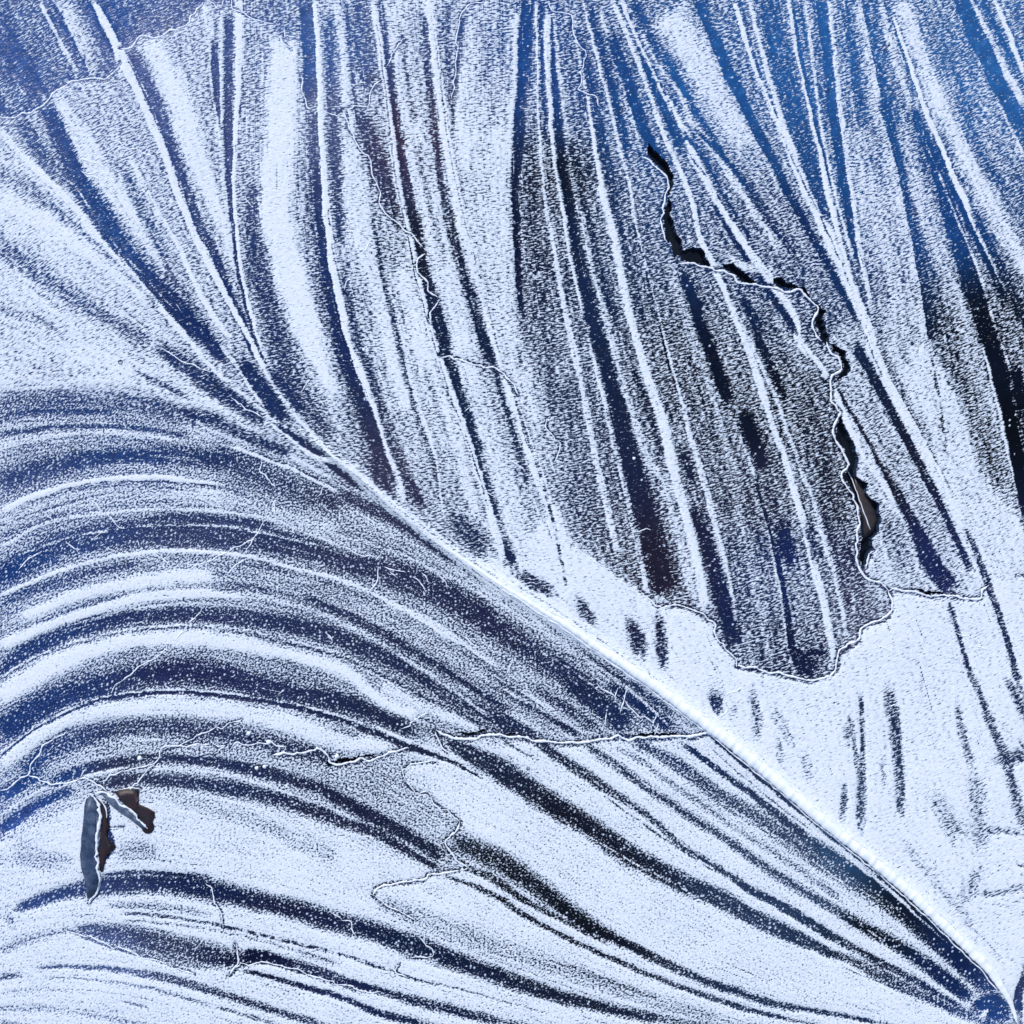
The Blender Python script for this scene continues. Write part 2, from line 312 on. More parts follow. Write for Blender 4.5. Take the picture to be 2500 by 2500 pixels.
.2 b.6 D 0,1880,70 100,1785,80 300,1680,90 550,1600,80 850,1550,80 1100,1540,90 1400,1565,100 1700,1615,110 1932,1680,110 E 200,1770,100 400,1860,90 500,1930,80 H 650,100,100 900,220,100 1100,310,80
.95 b.5 D 0,1905,14 200,1780,14 450,1690,14 700,1635,14 1000,1605,14 1200,1612,14 1500,1655,14 1932,1770,14
.25 b.4 D 0,1920,10 200,1795,12 450,1705,12 700,1652,12 1000,1622,12 1200,1630,14 1500,1680,16 1932,1795,18 H 320,5,24 450,75,24 600,150,22 750,222,20 860,280,20
.9 b.5 D 1100,1640,10 1400,1675,10 1932,1800,10 H 330,30,10 600,165,8
.98 b.7 G 0,90,170 D 300,1830,150 600,1720,140 900,1680,110 1200,1690,110 1500,1740,100 1932,1860,100 H 200,90,90 450,200,80
.13 b.8 G 0,290,150 120,200,170 300,110,160 500,40,150 D 900,1880,150 1200,1885,150 G 1500,30,130 1932,120,120 H 150,165,100 300,235,90 430,290,70
.95 b.6 G 0,480,100 150,350,110 300,265,110 500,190,120 800,150,130 1100,145,140 1400,180,130 1700,255,120 1932,340,110 H 150,350,100 300,400,60
.1 b.3 G 0,420,10 150,300,12 300,213,12 500,122,12 620,92,18 800,68,20 1000,58,20 1200,70,22 1500,112,24 1700,152,24 1932,216,26 H 150,272,30 300,332,32 450,392,32 580,432,26 700,492,16 800,552,12
1 b.3 G 0,405,10 150,285,10 300,198,10 500,108,12 700,63,12 1000,42,12 1200,54,12 1500,94,14 1700,132,14 1932,196,18 H 200,262,20 400,340,20 560,390,12
.3 b.8 G 120,520,110 250,410,120 450,310,130 700,260,110 950,255,110 1200,285,110 1450,330,100 1700,390,100 1900,450,80
.08 b.6 G 130,560,90 220,520,80
.8 b.4 G 280,530,14 450,470,16 650,415,18 900,400,16 1200,420,14 1500,480,14 1932,640,20 H 200,715,24 400,835,26 600,955,26 690,1020,20
.15 b.6 G 280,570,50 500,490,70 700,450,60 900,430,50 1200,455,60 1500,515,70 1800,600,70 H 0,670,80 200,775,80 400,885,80 590,1000,70
.9 b.4 G 0,765,22 150,650,24 300,582,24 450,542,24 650,500,26 850,485,28 1050,495,24 1300,530,22 1600,620,22 1932,745,22 H 300,895,22 500,1000,18
.9 b.5 G 60,640,12 200,570,14
.15 b.6 G 0,840,70 150,730,60 300,650,50 420,610,50
.1 b.6 G 0,645,80 100,595,70 170,550,60
.2 b.7 G 560,590,60 750,550,70 900,555,70 1200,585,80 1500,645,80 1800,740,70 H 0,790,60 200,855,60 350,945,50 570,1065,30
.15 b.6 G 620,560,60 740,540,60
# ---- large white field and leaf area
.7 b.9 G 60,960,180 250,1010,150 430,1020,80
.65 b.9 G 640,980,120 800,950,120 900,1000,90
.75 b.9 G 950,640,100 1300,740,110 1650,880,130 1932,1000,120
.12 b.4 G 585,650,36 605,740,40 600,830,44 620,920,60 580,1000,50 575,1060,30
.3 b.6 G 560,1092,14 800,1075,26 1000,1090,24 1200,1105,20
.15 b.7 G 80,1290,40 200,1245,60 350,1195,80 500,1165,100 700,1145,110 900,1140,120 1100,1160,130 1300,1205,120 1500,1255,110 1700,1300,110 1932,1370,110 H 150,1400,100 350,1475,120 500,1520,110 700,1600,100 900,1670,100 1100,1740,90 1300,1800,80 1600,1870,60 1800,1905,50
.6 b.9 G 600,1260,40 900,1270,50 1200,1320,40
.25 b.5 G 680,1310,14 900,1320,20 1100,1350,20 1300,1390,26 1600,1460,26 1932,1540,24 H 150,1590,20 300,1640,20 400,1680,16 600,1720,14 900,1800,8 1200,1880,6
.5 b.9 G 700,1350,20 1000,1370,20 1300,1420,20 1600,1500,30 1932,1600,40
.25 b.7 G 420,1390,40 600,1420,100 800,1460,140 1000,1510,140 1200,1550,130 1340,1570,90 1500,1560,70 1700,1610,70 1932,1690,60 H 100,1725,50 220,1745,40 400,1800,60 600,1850,60 900,1920,50
.06 b.6 G 1360,1540,70 1500,1555,60 1650,1600,40
.45 b.9 G 650,1460,60 900,1540,60 1150,1610,50
.06 b.5 H 0,1690,30 100,1715,40 200,1738,24
.65 b.9 G 0,1520,70 150,1460,70 350,1410,50
.5 b.8 G 40,1320,60 70,1380,50
.4 b.8 G 0,1675,34 120,1650,36
.35 b.7 G 200,1622,16 400,1610,22 600,1620,30 800,1650,40 1000,1690,46 1200,1750,44 1400,1810,44 1650,1890,44 1800,1932,40
.45 b.7 G 250,1670,10 500,1680,12 800,1720,18 1100,1800,22 1400,1890,30 1550,1932,34
.2 b.6 G 1370,1632,20 1600,1690,30 1932,1785,34 H 200,1870,40 450,1932,44
.5 b.9 G 680,1800,20 840,1840,26
.75 b.9 G 0,1850,60 300,1850,50 600,1900,50 900,1960,50
.4 b.8 G 0,1915,30 60,1930,30
.55 b.8 G 150,1750,6 500,1740,6 900,1800,8
.5 b.8 G 0,1760,8 300,1720,8
# ---- bands under the horizontal crack
.15 b.6 H 580,320,50 750,420,110 900,500,130 1050,600,130 1200,700,130 1400,820,120 1600,960,120 1800,1070,110 1932,1140,110 I 200,1220,100 400,1330,90 600,1425,80 800,1515,50 950,1585,16
.9 b.4 H 1050,660,10 1250,780,10 1500,930,10 1700,1050,14 1900,1150,14 I 100,1230,14 350,1360,10
.35 b.7 H 890,320,16 1000,380,16 1120,440,16
.45 b.5 H 1260,550,8 1400,630,8
.25 b.6 H 1060,310,30 1250,440,60 1450,570,56 1650,700,40 1800,815,36 1932,930,34 I 200,1050,36 400,1180,44 600,1290,50 850,1440,50 1100,1580,46 1300,1680,40 1600,1850,26
.08 b.6 I 300,1120,26 450,1210,40 600,1290,40 850,1440,36
.25 b.5 H 1480,640,8 1700,800,12 1932,955,12 I 150,1050,8 400,1200,6
.3 b.8 H 1370,345,30 1550,470,50 1750,610,50 1932,735,50 I 250,890,50 500,1070,50 700,1190,54 950,1340,64 1200,1480,80 1450,1650,90 1650,1800,70
.08 b.7 I 900,1310,30 1100,1430,46 1300,1550,60 1500,1690,80 1640,1800,60
.55 b.9 H 1550,370,30 1700,450,40 1932,620,46 I 200,750,50 450,910,60 700,1080,60 900,1230,60
.35 b.8 H 1640,330,60 1800,410,70 1932,490,80 I 200,640,90 400,750,100 650,920,100 850,1060,100 1100,1220,90 1350,1410,80 1600,1630,70 1720,1780,40
.88 b.6 I 0,560,40 300,790,40 600,985,40 900,1180,40 1200,1390,34 1450,1570,30 1680,1740,16
.15 b.6 I 0,350,34 200,490,36 400,640,40 700,880,56 900,1020,70 1100,1160,80 1300,1330,100 1500,1520,110 1680,1690,90 1740,1770,50
.04 b.6 I 880,1010,40 1100,1150,60 1350,1360,60 1550,1550,60 1700,1700,50
.93 b.5 I 120,320,56 400,555,56 700,795,60 1000,1025,56 1250,1235,50 1500,1455,40 1680,1640,26 1750,1760,12
.3 b.4 I 140,350,8 400,580,8 700,820,10 1000,1060,10
.1 b.4 I 150,295,20 300,420,26 500,590,30 700,750,34 900,905,44 1200,1155,50 1450,1390,56 1650,1590,60 1780,1760,70
.93 b.5 H 640,1065,26 800,1160,30 1000,1290,32 1200,1390,32 1400,1490,32 1600,1590,34 1932,1720,40 I 300,1830,30
.3 b.7 H 690,1045,30 850,1110,44 1000,1210,44 1100,1270,36 1250,1350,24 1500,1480,16
.2 b.8 H 620,880,90 800,970,120 1000,1085,120 1200,1230,110 1350,1335,90 1500,1425,70 1650,1500,50 1800,1575,46 1932,1640,44 I 250,1735,50 500,1815,44 800,1870,30 1100,1925,24
.06 b.7 H 1200,1250,50 1400,1390,50 1600,1480,36 1800,1580,26
.3 b.6 H 570,1090,14 750,1155,30 900,1230,36 1050,1330,34 1250,1435,30 1450,1530,30 1700,1640,30 1932,1730,34 I 200,1800,30 400,1860,30 600,1905,24
.7 b.9 H 200,1240,100 600,1400,150 1000,1540,150 1400,1680,120 1750,1800,100 I 0,1850,100 200,1900,80
.5 b.9 H 1250,1600,30 1500,1690,40 1800,1790,40
.5 b.7 H 600,1480,6 1000,1620,8 1500,1800,8 1900,1900,8
.35 b.7 I 850,1520,30 1100,1650,60 1350,1770,60 1650,1900,50
.2 b.4 I 900,1610,6 1200,1730,10 1500,1840,14 1700,1932,14
.08 b.5 I 1640,1880,80 1720,1810,80 1780,1830,120 1780,1932,160
.12 b.5 I 1932,1650,30 1905,1780,50 1900,1880,60
# ---- bands above the horizontal crack right
.25 b.8 E 300,1000,34 500,1150,60 640,1250,56 760,1340,34 950,1460,20 1100,1560,20 1250,1680,24 1400,1790,28 1600,1932,34 H 1650,20,34 1750,90,30 1900,200,24
.25 b.7 E 0,860,70 150,935,70 350,1045,60 480,1120,40
.75 b.9 E 0,960,90 200,1040,100 450,1170,80 700,1330,60 900,1450,50 1200,1660,50 1500,1870,40
.85 b.4 E 760,1385,12 1000,1540,12 1250,1720,12 1500,1900,12
.2 b.7 H 870,0,50 1050,120,50 1200,210,46 1350,310,44
.8 b.8 H 1000,30,30 1150,130,40 1350,260,40
.3 b.8 H 1080,20,50 1250,130,50 1450,270,50
.85 b.8 H 640,0,50 850,110,50 1000,200,40 1150,300,30
.9 b.7 H 200,10,90 400,110,90 600,200,80 800,285,40
.12 b.7 H 1250,0,70 1400,100,90 1550,210,100 1600,300,80
.12 b.8 H 1500,0,60 1700,150,110 1880,270,70
.85 b.8 E 380,1500,26 600,1640,26 850,1800,26 1050,1932,26
.5 b.8 E 0,1590,60 250,1690,60 450,1780,60 650,1890,60
# ---- foot of the main ridge
.94 b.6 D 1500,440,16 1650,560,24 1800,660,40 E 0,690,70 150,815,80 300,945,84 500,1100,90 700,1245,100 900,1385,96 1100,1505,96 1300,1630,100 1500,1770,90 1750,1940,90
.3 b.3 E 100,790,6 350,1005,6 600,1190,7 850,1370,7 1100,1530,6
.3 b.3 E 60,740,6 300,930,6 500,1075,6 700,1215,6 900,1350,6

# ---- finer lines inside the feather
.75 b.7 Q 560,130,30 700,165,34 850,240,34 1000,330,34 1092,388,30 R 100,440,26 170,480,20
.8 b.7 Q 600,30,24 800,72,26 960,140,26 1092,215,26 R 120,290,24 250,380,22 340,460,14
.2 b.7 Q 650,180,30 800,250,44 950,340,44 1092,430,40
.8 b.7 Q 500,172,30 650,205,36 800,275,36 950,370,34 1050,440,24
.8 b.5 R 0,265,12 100,320,12 200,390,12 330,475,10
.8 b.5 R 0,195,12 120,265,12 250,350,12 390,458,10
.7 b.6 R 0,150,14 120,225,14 250,320,12 370,420,8
.9 b.4 R 380,480,8 500,580,10 620,670,12 760,760,12 880,860,10
.85 b.5 R 250,490,10 400,590,12 560,690,12 720,800,14 860,900,12
.85 b.5 R 150,500,8 300,590,10 460,690,12 640,810,12 800,920,10
.85 b.5 R 60,500,10 200,590,10 380,720,12 560,820,10
.9 b.4 Q 0,500,8 200,395,8
.5 b.9 R 720,430,30 740,560,40
.6 b.9 R 560,420,60 600,500,60
.65 b.9 R 900,600,110 960,700,120
.65 b.9 R 1000,760,100 960,840,100
'''
OPENINGS = '''
B 1725,800 1790,860 1850,930 1885,990 1880,1060 1850,1110 1865,1180 1885,1260 1900,1330 1932,1370 1932,1440 1885,1470 1850,1400 1835,1340 1830,1250 1830,1170 1850,1060 1855,1020 1800,940 1740,890
C -5,1425 60,1402 120,1412 158,1490 165,1512 90,1487 -5,1472
C 232,1500 290,1490 370,1540 425,1600 380,1608 325,1590 285,1545 235,1532
C 512,1575 570,1572 650,1620 700,1622 760,1700 822,1775 795,1820 830,1932 F 880,40 940,60 930,100 955,150 930,190 880,215 850,205 895,170 905,130 885,85 845,55 830,10 C 785,1932 742,1830 772,1740 700,1675 655,1632 600,1640 535,1612
F 892,430 920,470 960,570 995,640 1000,690 985,760 1040,790 1050,860 1105,900 1125,1020 1110,1080 1065,1120 1080,1180 1050,1240 1033,1280 1012,1268 990,1185 1006,1070 1006,975 965,868 912,757 946,707 920,642 864,538 856,512
H 640,296 700,282 800,272 830,280 790,292 700,310
H 885,284 960,280 1040,300 1110,322 1030,302 950,302
H 1500,312 1600,300 1750,285 1932,280 I 80,295 0,297 H 1800,302 1650,310
H -90,445 0,425 100,412 230,398 240,405 100,430 0,460 -70,470
F 1230,1398 1340,1400 1500,1420 1600,1435 1500,1424 1430,1430 1330,1412
G 1390,318 1440,305 1510,310 1480,325
'''
CRACKS = '''
# plate-bounding crack rims: width points
4 A 0,665 90,650 180,625 260,575 300,520 390,470 430,450 520,450 600,450 645,410 680,350
4 A 680,270 740,260 790,205 830,205 900,200 960,175 1040,140 1080,90 1115,50 1140,5
3 A 1140,5 1200,12 1225,48 1260,45
3 A 1260,40 1265,-20
3 A 1300,-10 1330,50 1400,85 1450,110 1550,130
3 A 1612,150 1605,230 1650,280
3 A 1700,420 1715,530 1740,605 1790,600
3 A 1840,625 1890,650 1932,630
3.4 B 0,620 30,650 30,720 60,760 110,850 160,880 160,950 190,1030 220,1090 210,1150 260,1210 340,1290 400,1330 460,1390
4 B 470,1430 430,1480 440,1550 490,1590 490,1640 540,1680
4 B 550,1700 500,1780 500,1830
3 B 360,225 320,245 290,310 250,370
3 B 225,450 160,530 150,595 60,605 0,620
3 B 800,0 790,14 730,20 680,70 660,160 645,350 635,480 628,560
3 B 1160,20 1190,60 1250,70 1300,85 1305,120 1310,180 1340,240 1360,280 1380,310 1370,350 1355,400 1355,460 1335,500 1390,530 1440,545 1465,600
4 B 1690,880 1750,910 1800,960 1850,1030 1830,1110 1810,1190 1810,1280 1840,1370
5 C -20,1480 90,1495 170,1520 280,1550 320,1600 440,1615 530,1620 600,1650 660,1640 700,1680 765,1740 735,1830 780,1932
5 F 820,0 840,60 880,90 897,130 890,165 835,210 845,280 838,340 895,395 850,500 860,540 915,640 940,705 905,755 960,870 1000,980 1000,1070 985,1180 1005,1270 1040,1330 1100,1360 1170,1410
5 F 1170,1410 1180,1480 1160,1560 1060,1590 1010,1630 1000,1690 930,1730 880,1770 878,1840 840,1880 740,1920 650,1905 500,1870 310,1840
4 F 310,1840 300,1790 240,1730 185,1650 190,1600 130,1560 60,1520 0,1490
4 E 1932,1500 1850,1490 1780,1495 1760,1460 1690,1410
5 F 1170,1410 1220,1405 1330,1420 1430,1440 1510,1430 1600,1450 1690,1450 1700,1400 1740,1380
4 F 1035,1285 1050,1240 1080,1180
3 F 1890,1330 1900,1322 1940,1330
6 H 530,280 600,305 700,320 800,300 870,290 950,310 1030,310 1130,330 1300,345 1500,318 1650,318 1800,312 1932,300 I 60,310 150,285
4 H 530,285 545,320 560,360 600,400
4 G 0,620 90,570 160,520 170,460 210,420 240,360 300,330
3 G 300,330 370,270
4 G 160,520 210,545 270,580 330,575 450,545 500,555 560,580 600,620
3 G 560,560 700,500 870,465 920,380 1020,355 1150,290 1290,240 1370,210
3.4 G 680,665 770,570 840,500 870,465
3 G 690,685 720,650 760,610
4 G 520,630 550,700 552,900 562,1100 550,1180 500,1250
3 G 450,540 465,500 485,480
3 G 640,620 700,600 790,600
3 G 800,770 870,740
3 G 570,815 620,825 700,818
3 G 565,900 610,915 650,935
3 G 920,378 1090,350 1190,345
3 G 1190,330 1200,355 1230,370 1270,360 1250,385 1210,410
3 G 1300,390 1310,350 1340,335 1380,350 1500,345 1530,330 1560,360 1610,365 1600,400 1540,410
5 G 1540,410 1700,400 1800,380 1850,410 1865,460 1932,470 H 100,440 220,420 300,390 380,375
3 H 540,455 450,455 380,465 345,500 360,560 390,600 440,630 490,625 520,680 600,730 670,790
4.4 H 670,790 640,850 590,890 600,940 650,1000 720,1050
4.4 H 660,1062 560,1080 490,1090 460,1120 230,1150 180,1190 180,1210
3 H 180,1210 240,1260 320,1300 420,1350
3 G 360,1395 500,1450 640,1500 800,1550 960,1600 1100,1650
3 G 1290,1660 1340,1610 1430,1590 1550,1595 1700,1640 1932,1710 H 100,1740 220,1755
4 G 1330,1480 1340,1530 1345,1600 1300,1655
3 G 1160,1140 1200,1190 1220,1250 1250,1300 1265,1390
3 H 0,1330 40,1350 60,1400 85,1435
3 H 430,1440 480,1490 510,1550 390,1560
3 H 330,1590 305,1640 380,1670
4 E 560,75 600,80 650,95 720,115 790,140 860,150 920,190 960,240 995,300
3 E 1160,430 1170,500 1225,560 1225,620 1200,680
'''
HAIR = '''
A 730,680 800,690 830,690
A 640,790 720,830 790,860 880,885
A 520,870 570,875
A 440,890 500,905 580,945
A 455,960 510,980 570,965
A 460,970 520,1000 570,1030
A 630,870 710,890
A 0,1400 15,1440
A 990,1720 1025,1750
A 1370,1110 1430,1170
B 20,1640 40,1590 75,1555
B 110,1440 140,1410 170,1350
B 430,195 490,205
B 1010,605 1060,610
D 1480,680 1465,730 1500,750 1510,780 1550,810 1550,830
D 1850,800 1820,830 1810,860 1790,880
D 1530,890 1555,930 1550,980
D 510,890 540,920 570,965
D 250,975 295,1010
D 620,985 640,1020 670,1050 700,1055
D 575,1075 545,1110 530,1130
D 365,1130 400,1160 440,1200
D 860,1200 910,1230 960,1280
D 1450,1100 1350,1150 1200,1230 1050,1300
D 1490,1020 1450,1080 1420,1140 1390,1200
D 1390,1220 1310,1280 1280,1320
D 100,1290 150,1235 180,1220 230,1205
D 780,1120 790,1160
D 1890,1340 1870,1390
D 1130,1490 1130,1530 1100,1560 1055,1590
D 1050,1620 1040,1640 990,1690
D 960,1740 860,1800 780,1840 740,1890 680,1930
D 1840,1650 1880,1680 1870,1710
D 900,30 960,70 1050,120 1130,155 1200,165
D 1310,310 1380,370 1450,400 1490,430
D 1740,240 1700,290
E 700,400 730,370
E 770,660 800,645
E 800,850 880,855
E 930,660 980,690 1040,735
E 500,970 550,935
E 1630,1080 1680,1070 1750,1065
E 200,1270 210,1340 160,1400 130,1430
E 240,1275 320,1300 360,1310
E 400,1330 460,1370 480,1420
E 450,1310 510,1365
E 550,1310 590,1370 600,1400
E 270,1310 310,1335
E 20,1160 100,1200 180,1220
E 190,1240 240,1190
E 680,1660 730,1700 780,1740
E 780,1740 780,1780
E 970,1800 920,1880
E 320,1490 290,1530
E 1120,1620 1125,1660
E 1390,1200 1450,1250 1510,1270
F 1100,1720 1180,1750 1190,1790
F 1550,1640 1600,1660 1680,1690
F 1650,1720 1750,1760
G 620,60 650,20 680,-5
G 1030,870 1060,930 1090,990
G 1370,915 1440,970 1510,1020
G 1520,1000 1560,1030
G 1880,1300 1932,1340
G 1580,80 1610,45
G 40,1290 110,1320
H 335,270 390,230 440,190 500,170
H 1560,30 1545,90
H 1620,30 1595,100 1570,170
H 1760,140 1785,190 1760,250
H 1790,230 1770,300
H 1610,110 1690,190 1760,240
H 1500,170 1490,250
H 1440,10 1500,50 1560,80
I 340,40 270,60 240,110 260,160 200,210
I 1180,150 1200,130 1225,140
'''
PLATES = '''
feather D -3000,290 0,290 400,285 700,340 1000,430 1300,540 1500,600 1700,690 1932,780 E 150,850 300,980 500,1130 700,1255 900,1395 1100,1512 1300,1636 1500,1776 1750,1940 I 200,295 500,538 800,795 1100,1036 1350,1256 1560,1456 1700,1596 1800,1726 1860,1836 1890,1910 1900,6000 -9000,6000
bottom G -6000,2000 -300,640 0,412 150,292 300,205 500,115 700,67 1000,52 1200,62 1500,104 1700,142 1932,206 H 200,282 400,356 530,280 600,305 700,320 800,300 870,290 950,310 1030,310 1130,330 1300,345 1500,318 1650,318 1800,312 1932,300 I 60,310 150,285 500,545 800,800 1100,1040 1350,1260 1560,1460 1700,1600 1800,1730 1860,1840 1890,1915 1900,6000 -9000,6000
leftfan A -6000,-6000 1700,-6000 1700,420 1715,530 1740,605 1790,600 1840,625 1890,650 B 0,620 30,650 30,720 60,760 110,850 160,880 160,950 190,1030 220,1090 210,1150 260,1210 340,1290 400,1330 460,1390 430,1480 440,1550 490,1590 490,1640 540,1680 500,1780 500,1830 E 550,0 600,220 670,420 740,620 800,850 870,1050 930,1290 980,1440 900,1395 700,1255 500,1130 300,980 150,850 D 1932,780 1700,690 1500,600 1300,540 1000,430 700,340 400,285 0,290 -6000,290
strip A 1700,-6000 1700,420 1715,530 1740,605 1790,600 1840,625 1890,650 B 0,620 30,650 30,720 60,760 110,850 160,880 160,950 190,1030 220,1090 210,1150 260,1210 340,1290 400,1330 460,1390 430,1480 440,1550 490,1590 490,1640 540,1680 500,1780 500,1830 E 550,0 600,220 670,420 740,620 800,850 870,1050 930,1290 980,1440 1100,1512 1250,1600 1270,1300 1230,1000 1200,840 1200,700 1225,620 1225,560 1170,500 1160,430 1150,300 1060,150 1000,0 B 975,1650 960,1430 960,1300 965,1050 965,800 975,550 1000,300 1030,0 1040,-6000
wedge B 1040,-6000 1030,0 1000,300 975,550 965,800 965,1050 960,1300 960,1430 975,1650 E 1000,0 1060,150 1150,300 1160,430 1170,500 1225,560 1225,620 1200,700 1200,840 1230,1000 1300,1150 1500,1270 1690,1410 1760,1460 1780,1495 1850,1490 1932,1500 F 60,1520 130,1560 190,1600 185,1650 240,1730 300,1790 310,1840 500,1870 650,1905 740,1920 840,1880 878,1840 880,1770 930,1730 1000,1690 1010,1630 1060,1590 1160,1560 1180,1480 1170,1410 1100,1360 1040,1330 1005,1270 985,1180 1000,1070 1000,980 960,870 905,755 940,705 915,640 860,540 850,500 895,395 838,340 845,280 835,210 890,165 897,130 880,90 840,60 820,0 C 735,1830 765,1740 700,1680 660,1640 600,1650 530,1620 440,1615 320,1600 280,1550 170,1520 90,1495 -20,1480 B 1840,1370 1810,1280 1810,1190 1830,1110 1850,1030 1800,960 1750,910 1690,880 1620,600 1550,330 1480,60 1465,-6000
white E 1230,1000 1300,1150 1500,1270 1690,1410 1760,1460 1780,1495 1850,1490 1932,1500 F 60,1520 130,1560 190,1600 185,1650 240,1730 300,1790 310,1840 500,1870 650,1905 740,1920 840,1880 878,1840 880,1770 930,1730 1000,1690 1010,1630 1060,1590 1160,1560 1180,1480 1170,1410 1220,1405 1330,1420 1430,1440 1510,1430 1600,1450 1690,1450 1700,1400 1740,1380 1850,1350 1900,1325 1932,1330 8000,1330 I 8000,6000 1900,6000 1890,1910 1860,1836 1800,1726 1700,1596 1560,1456 1350,1256 1100,1036 800,795 500,538 200,295 E 1750,1940 1500,1776 1300,1636 1250,1600 1270,1300
corner A -6000,665 0,665 90,650 180,625 260,575 300,520 390,470 430,450 520,450 600,450 645,410 680,350 680,270 740,260 790,205 830,205 900,200 960,175 1040,140 1080,90 1115,50 1140,5 1140,-6000 -6000,-6000
'''
REFLECTION_TINT_TEXT = '''
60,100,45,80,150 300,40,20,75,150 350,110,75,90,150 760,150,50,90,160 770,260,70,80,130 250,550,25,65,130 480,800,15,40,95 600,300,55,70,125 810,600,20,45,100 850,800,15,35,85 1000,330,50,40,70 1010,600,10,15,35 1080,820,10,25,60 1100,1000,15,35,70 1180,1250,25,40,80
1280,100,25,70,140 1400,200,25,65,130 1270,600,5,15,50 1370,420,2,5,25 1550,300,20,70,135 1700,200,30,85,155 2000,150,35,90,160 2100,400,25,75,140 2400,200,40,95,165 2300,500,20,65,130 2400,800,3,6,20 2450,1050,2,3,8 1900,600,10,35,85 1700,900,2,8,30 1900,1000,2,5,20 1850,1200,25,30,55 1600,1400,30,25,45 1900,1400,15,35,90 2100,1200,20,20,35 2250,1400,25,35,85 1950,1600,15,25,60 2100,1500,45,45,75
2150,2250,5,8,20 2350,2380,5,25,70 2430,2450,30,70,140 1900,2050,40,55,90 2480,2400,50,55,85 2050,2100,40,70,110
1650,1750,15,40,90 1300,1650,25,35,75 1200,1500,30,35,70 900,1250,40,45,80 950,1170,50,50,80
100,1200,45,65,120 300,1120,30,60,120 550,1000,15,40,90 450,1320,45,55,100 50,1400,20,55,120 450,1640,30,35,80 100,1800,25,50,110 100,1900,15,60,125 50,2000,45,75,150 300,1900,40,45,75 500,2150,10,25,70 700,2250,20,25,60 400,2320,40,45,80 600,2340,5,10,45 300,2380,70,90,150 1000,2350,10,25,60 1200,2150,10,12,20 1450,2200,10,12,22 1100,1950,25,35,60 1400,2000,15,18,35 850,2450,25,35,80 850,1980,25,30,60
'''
TILE = 834.0 / 1932.0
ORIGIN = {c: ((0, 834, 1666)[i % 3], (0, 834, 1666)[i // 3], TILE) for i, c in enumerate('ABCDEFGHI')}
for c, x, y, w in (('K', 1200, 500, 800), ('L', 1400, 950, 800), ('M', 0, 0, 1250), ('N', 1250, 0, 1250), ('Q', 0, 1250, 1250), ('R', 1250, 1250, 1250)):
    ORIGIN[c] = (x, y, w / 1092.0)
def parse_points(tokens):
    ox = oy = 0.0; sc = TILE; out = []
    for t in tokens:
        if t in ORIGIN:
            ox, oy, sc = ORIGIN[t]; continue
        v = [float(q) for q in t.split(',')]
        out.append([ox + v[0] * sc, oy + v[1] * sc] + [q * TILE for q in v[2:3]])
    return out
def lines(text):
    return [l.split() for l in text.strip().splitlines() if l.strip() and not l.startswith('#')]
def smooth_path(P, step=9.0):
    """Catmull-Rom through the points (any number of columns)."""
    P = np.asarray(P, float)
    if len(P) < 3: 
        n = max(2, int(np.hypot(*(P[1, :2] - P[0, :2])) / step) + 1)
        return P[0] + (P[1] - P[0]) * np.linspace(0, 1, n)[:, None]
    Q = np.vstack([2 * P[0] - P[1], P, 2 * P[-1] - P[-2]]); out = []
    for i in range(1, len(Q) - 2):
        a, b, c, d = Q[i - 1], Q[i], Q[i + 1], Q[i + 2]
        n = max(2, int(np.hypot(*(c - b)[:2]) / step))
        t = np.linspace(0, 1, n, endpoint=False)[:, None]
        out.append(.5 * (2 * b + (c - a) * t + (2 * a - 5 * b + 4 * c - d) * t * t + (3 * b - a - 3 * c + d) * t ** 3))
    R = np.vstack(out + [P[-1:]])
    if R.shape[1] > 2: R[:, 2] = np.maximum(R[:, 2], .5)
    return R
def extend_path(R, far=2600.0):
    """strokes that leave the picture go on in their own direction"""
    def off(p): return p[0] < 14 or p[1] < 14 or p[0] > 2486 or p[1] > 2486
    out = [R]
    for k, (i, j) in enumerate(((0, min(4, len(R) - 1)), (-1, max(-5, -len(R))))):
        if off(R[i]):
            d = R[i, :2] - R[j, :2]; n = np.hypot(*d)
            if n < 1e-6: continue
            e = R[i].copy(); e[:2] += d / n * far
            if R.shape[1] > 2: e[2] *= 1.6
            out = [e[None]] + out if k == 0 else out + [e[None]]
    return np.vstack(out)
def value_noise(shape, cell, seed, origin=(0, 0), step=1.0):
    """smooth lattice noise in picture units, the same on every grid"""
    H, W = shape
    xs = (origin[0] + np.arange(W) * step) / cell + 1000; ys = (origin[1] + np.arange(H) * step) / cell + 1000
    ix = np.floor(xs).astype(int); iy = np.floor(ys).astype(int)
    rng = np.random.RandomState(seed); L = rng.rand(256, 256).astype(np.float32)
    fx = xs - ix; fy = ys - iy; fx = (fx * fx * (3 - 2 * fx)).astype(np.float32); fy = (fy * fy * (3 - 2 * fy)).astype(np.float32)
    a = L[np.ix_(iy % 256, ix % 256)]; b = L[np.ix_(iy % 256, (ix + 1) % 256)]
    c = L[np.ix_((iy + 1) % 256, ix % 256)]; d = L[np.ix_((iy + 1) % 256, (ix + 1) % 256)]
    t = a + (b - a) * fx; u = c + (d - c) * fx
    return t + (u - t) * fy[:, None]
def box_blur(A, r):
    if r < 1: return A
    for ax in (0, 1):
        for _ in range(2):
            pad = [(0, 0), (0, 0)]; pad[ax] = (r + 1, r)
            C = np.cumsum(np.pad(A, pad, mode='edge').astype(np.float64), axis=ax)
            n = A.shape[ax]
            hi = np.take(C, np.arange(2 * r + 1, 2 * r + 1 + n), axis=ax); lo = np.take(C, np.arange(0, n), axis=ax)
            A = ((hi - lo) / (2 * r + 1)).astype(np.float32)
    return A
def sstep(a, b, x):
    t = np.clip((x - a) / (b - a), 0, 1); return t * t * (3 - 2 * t)
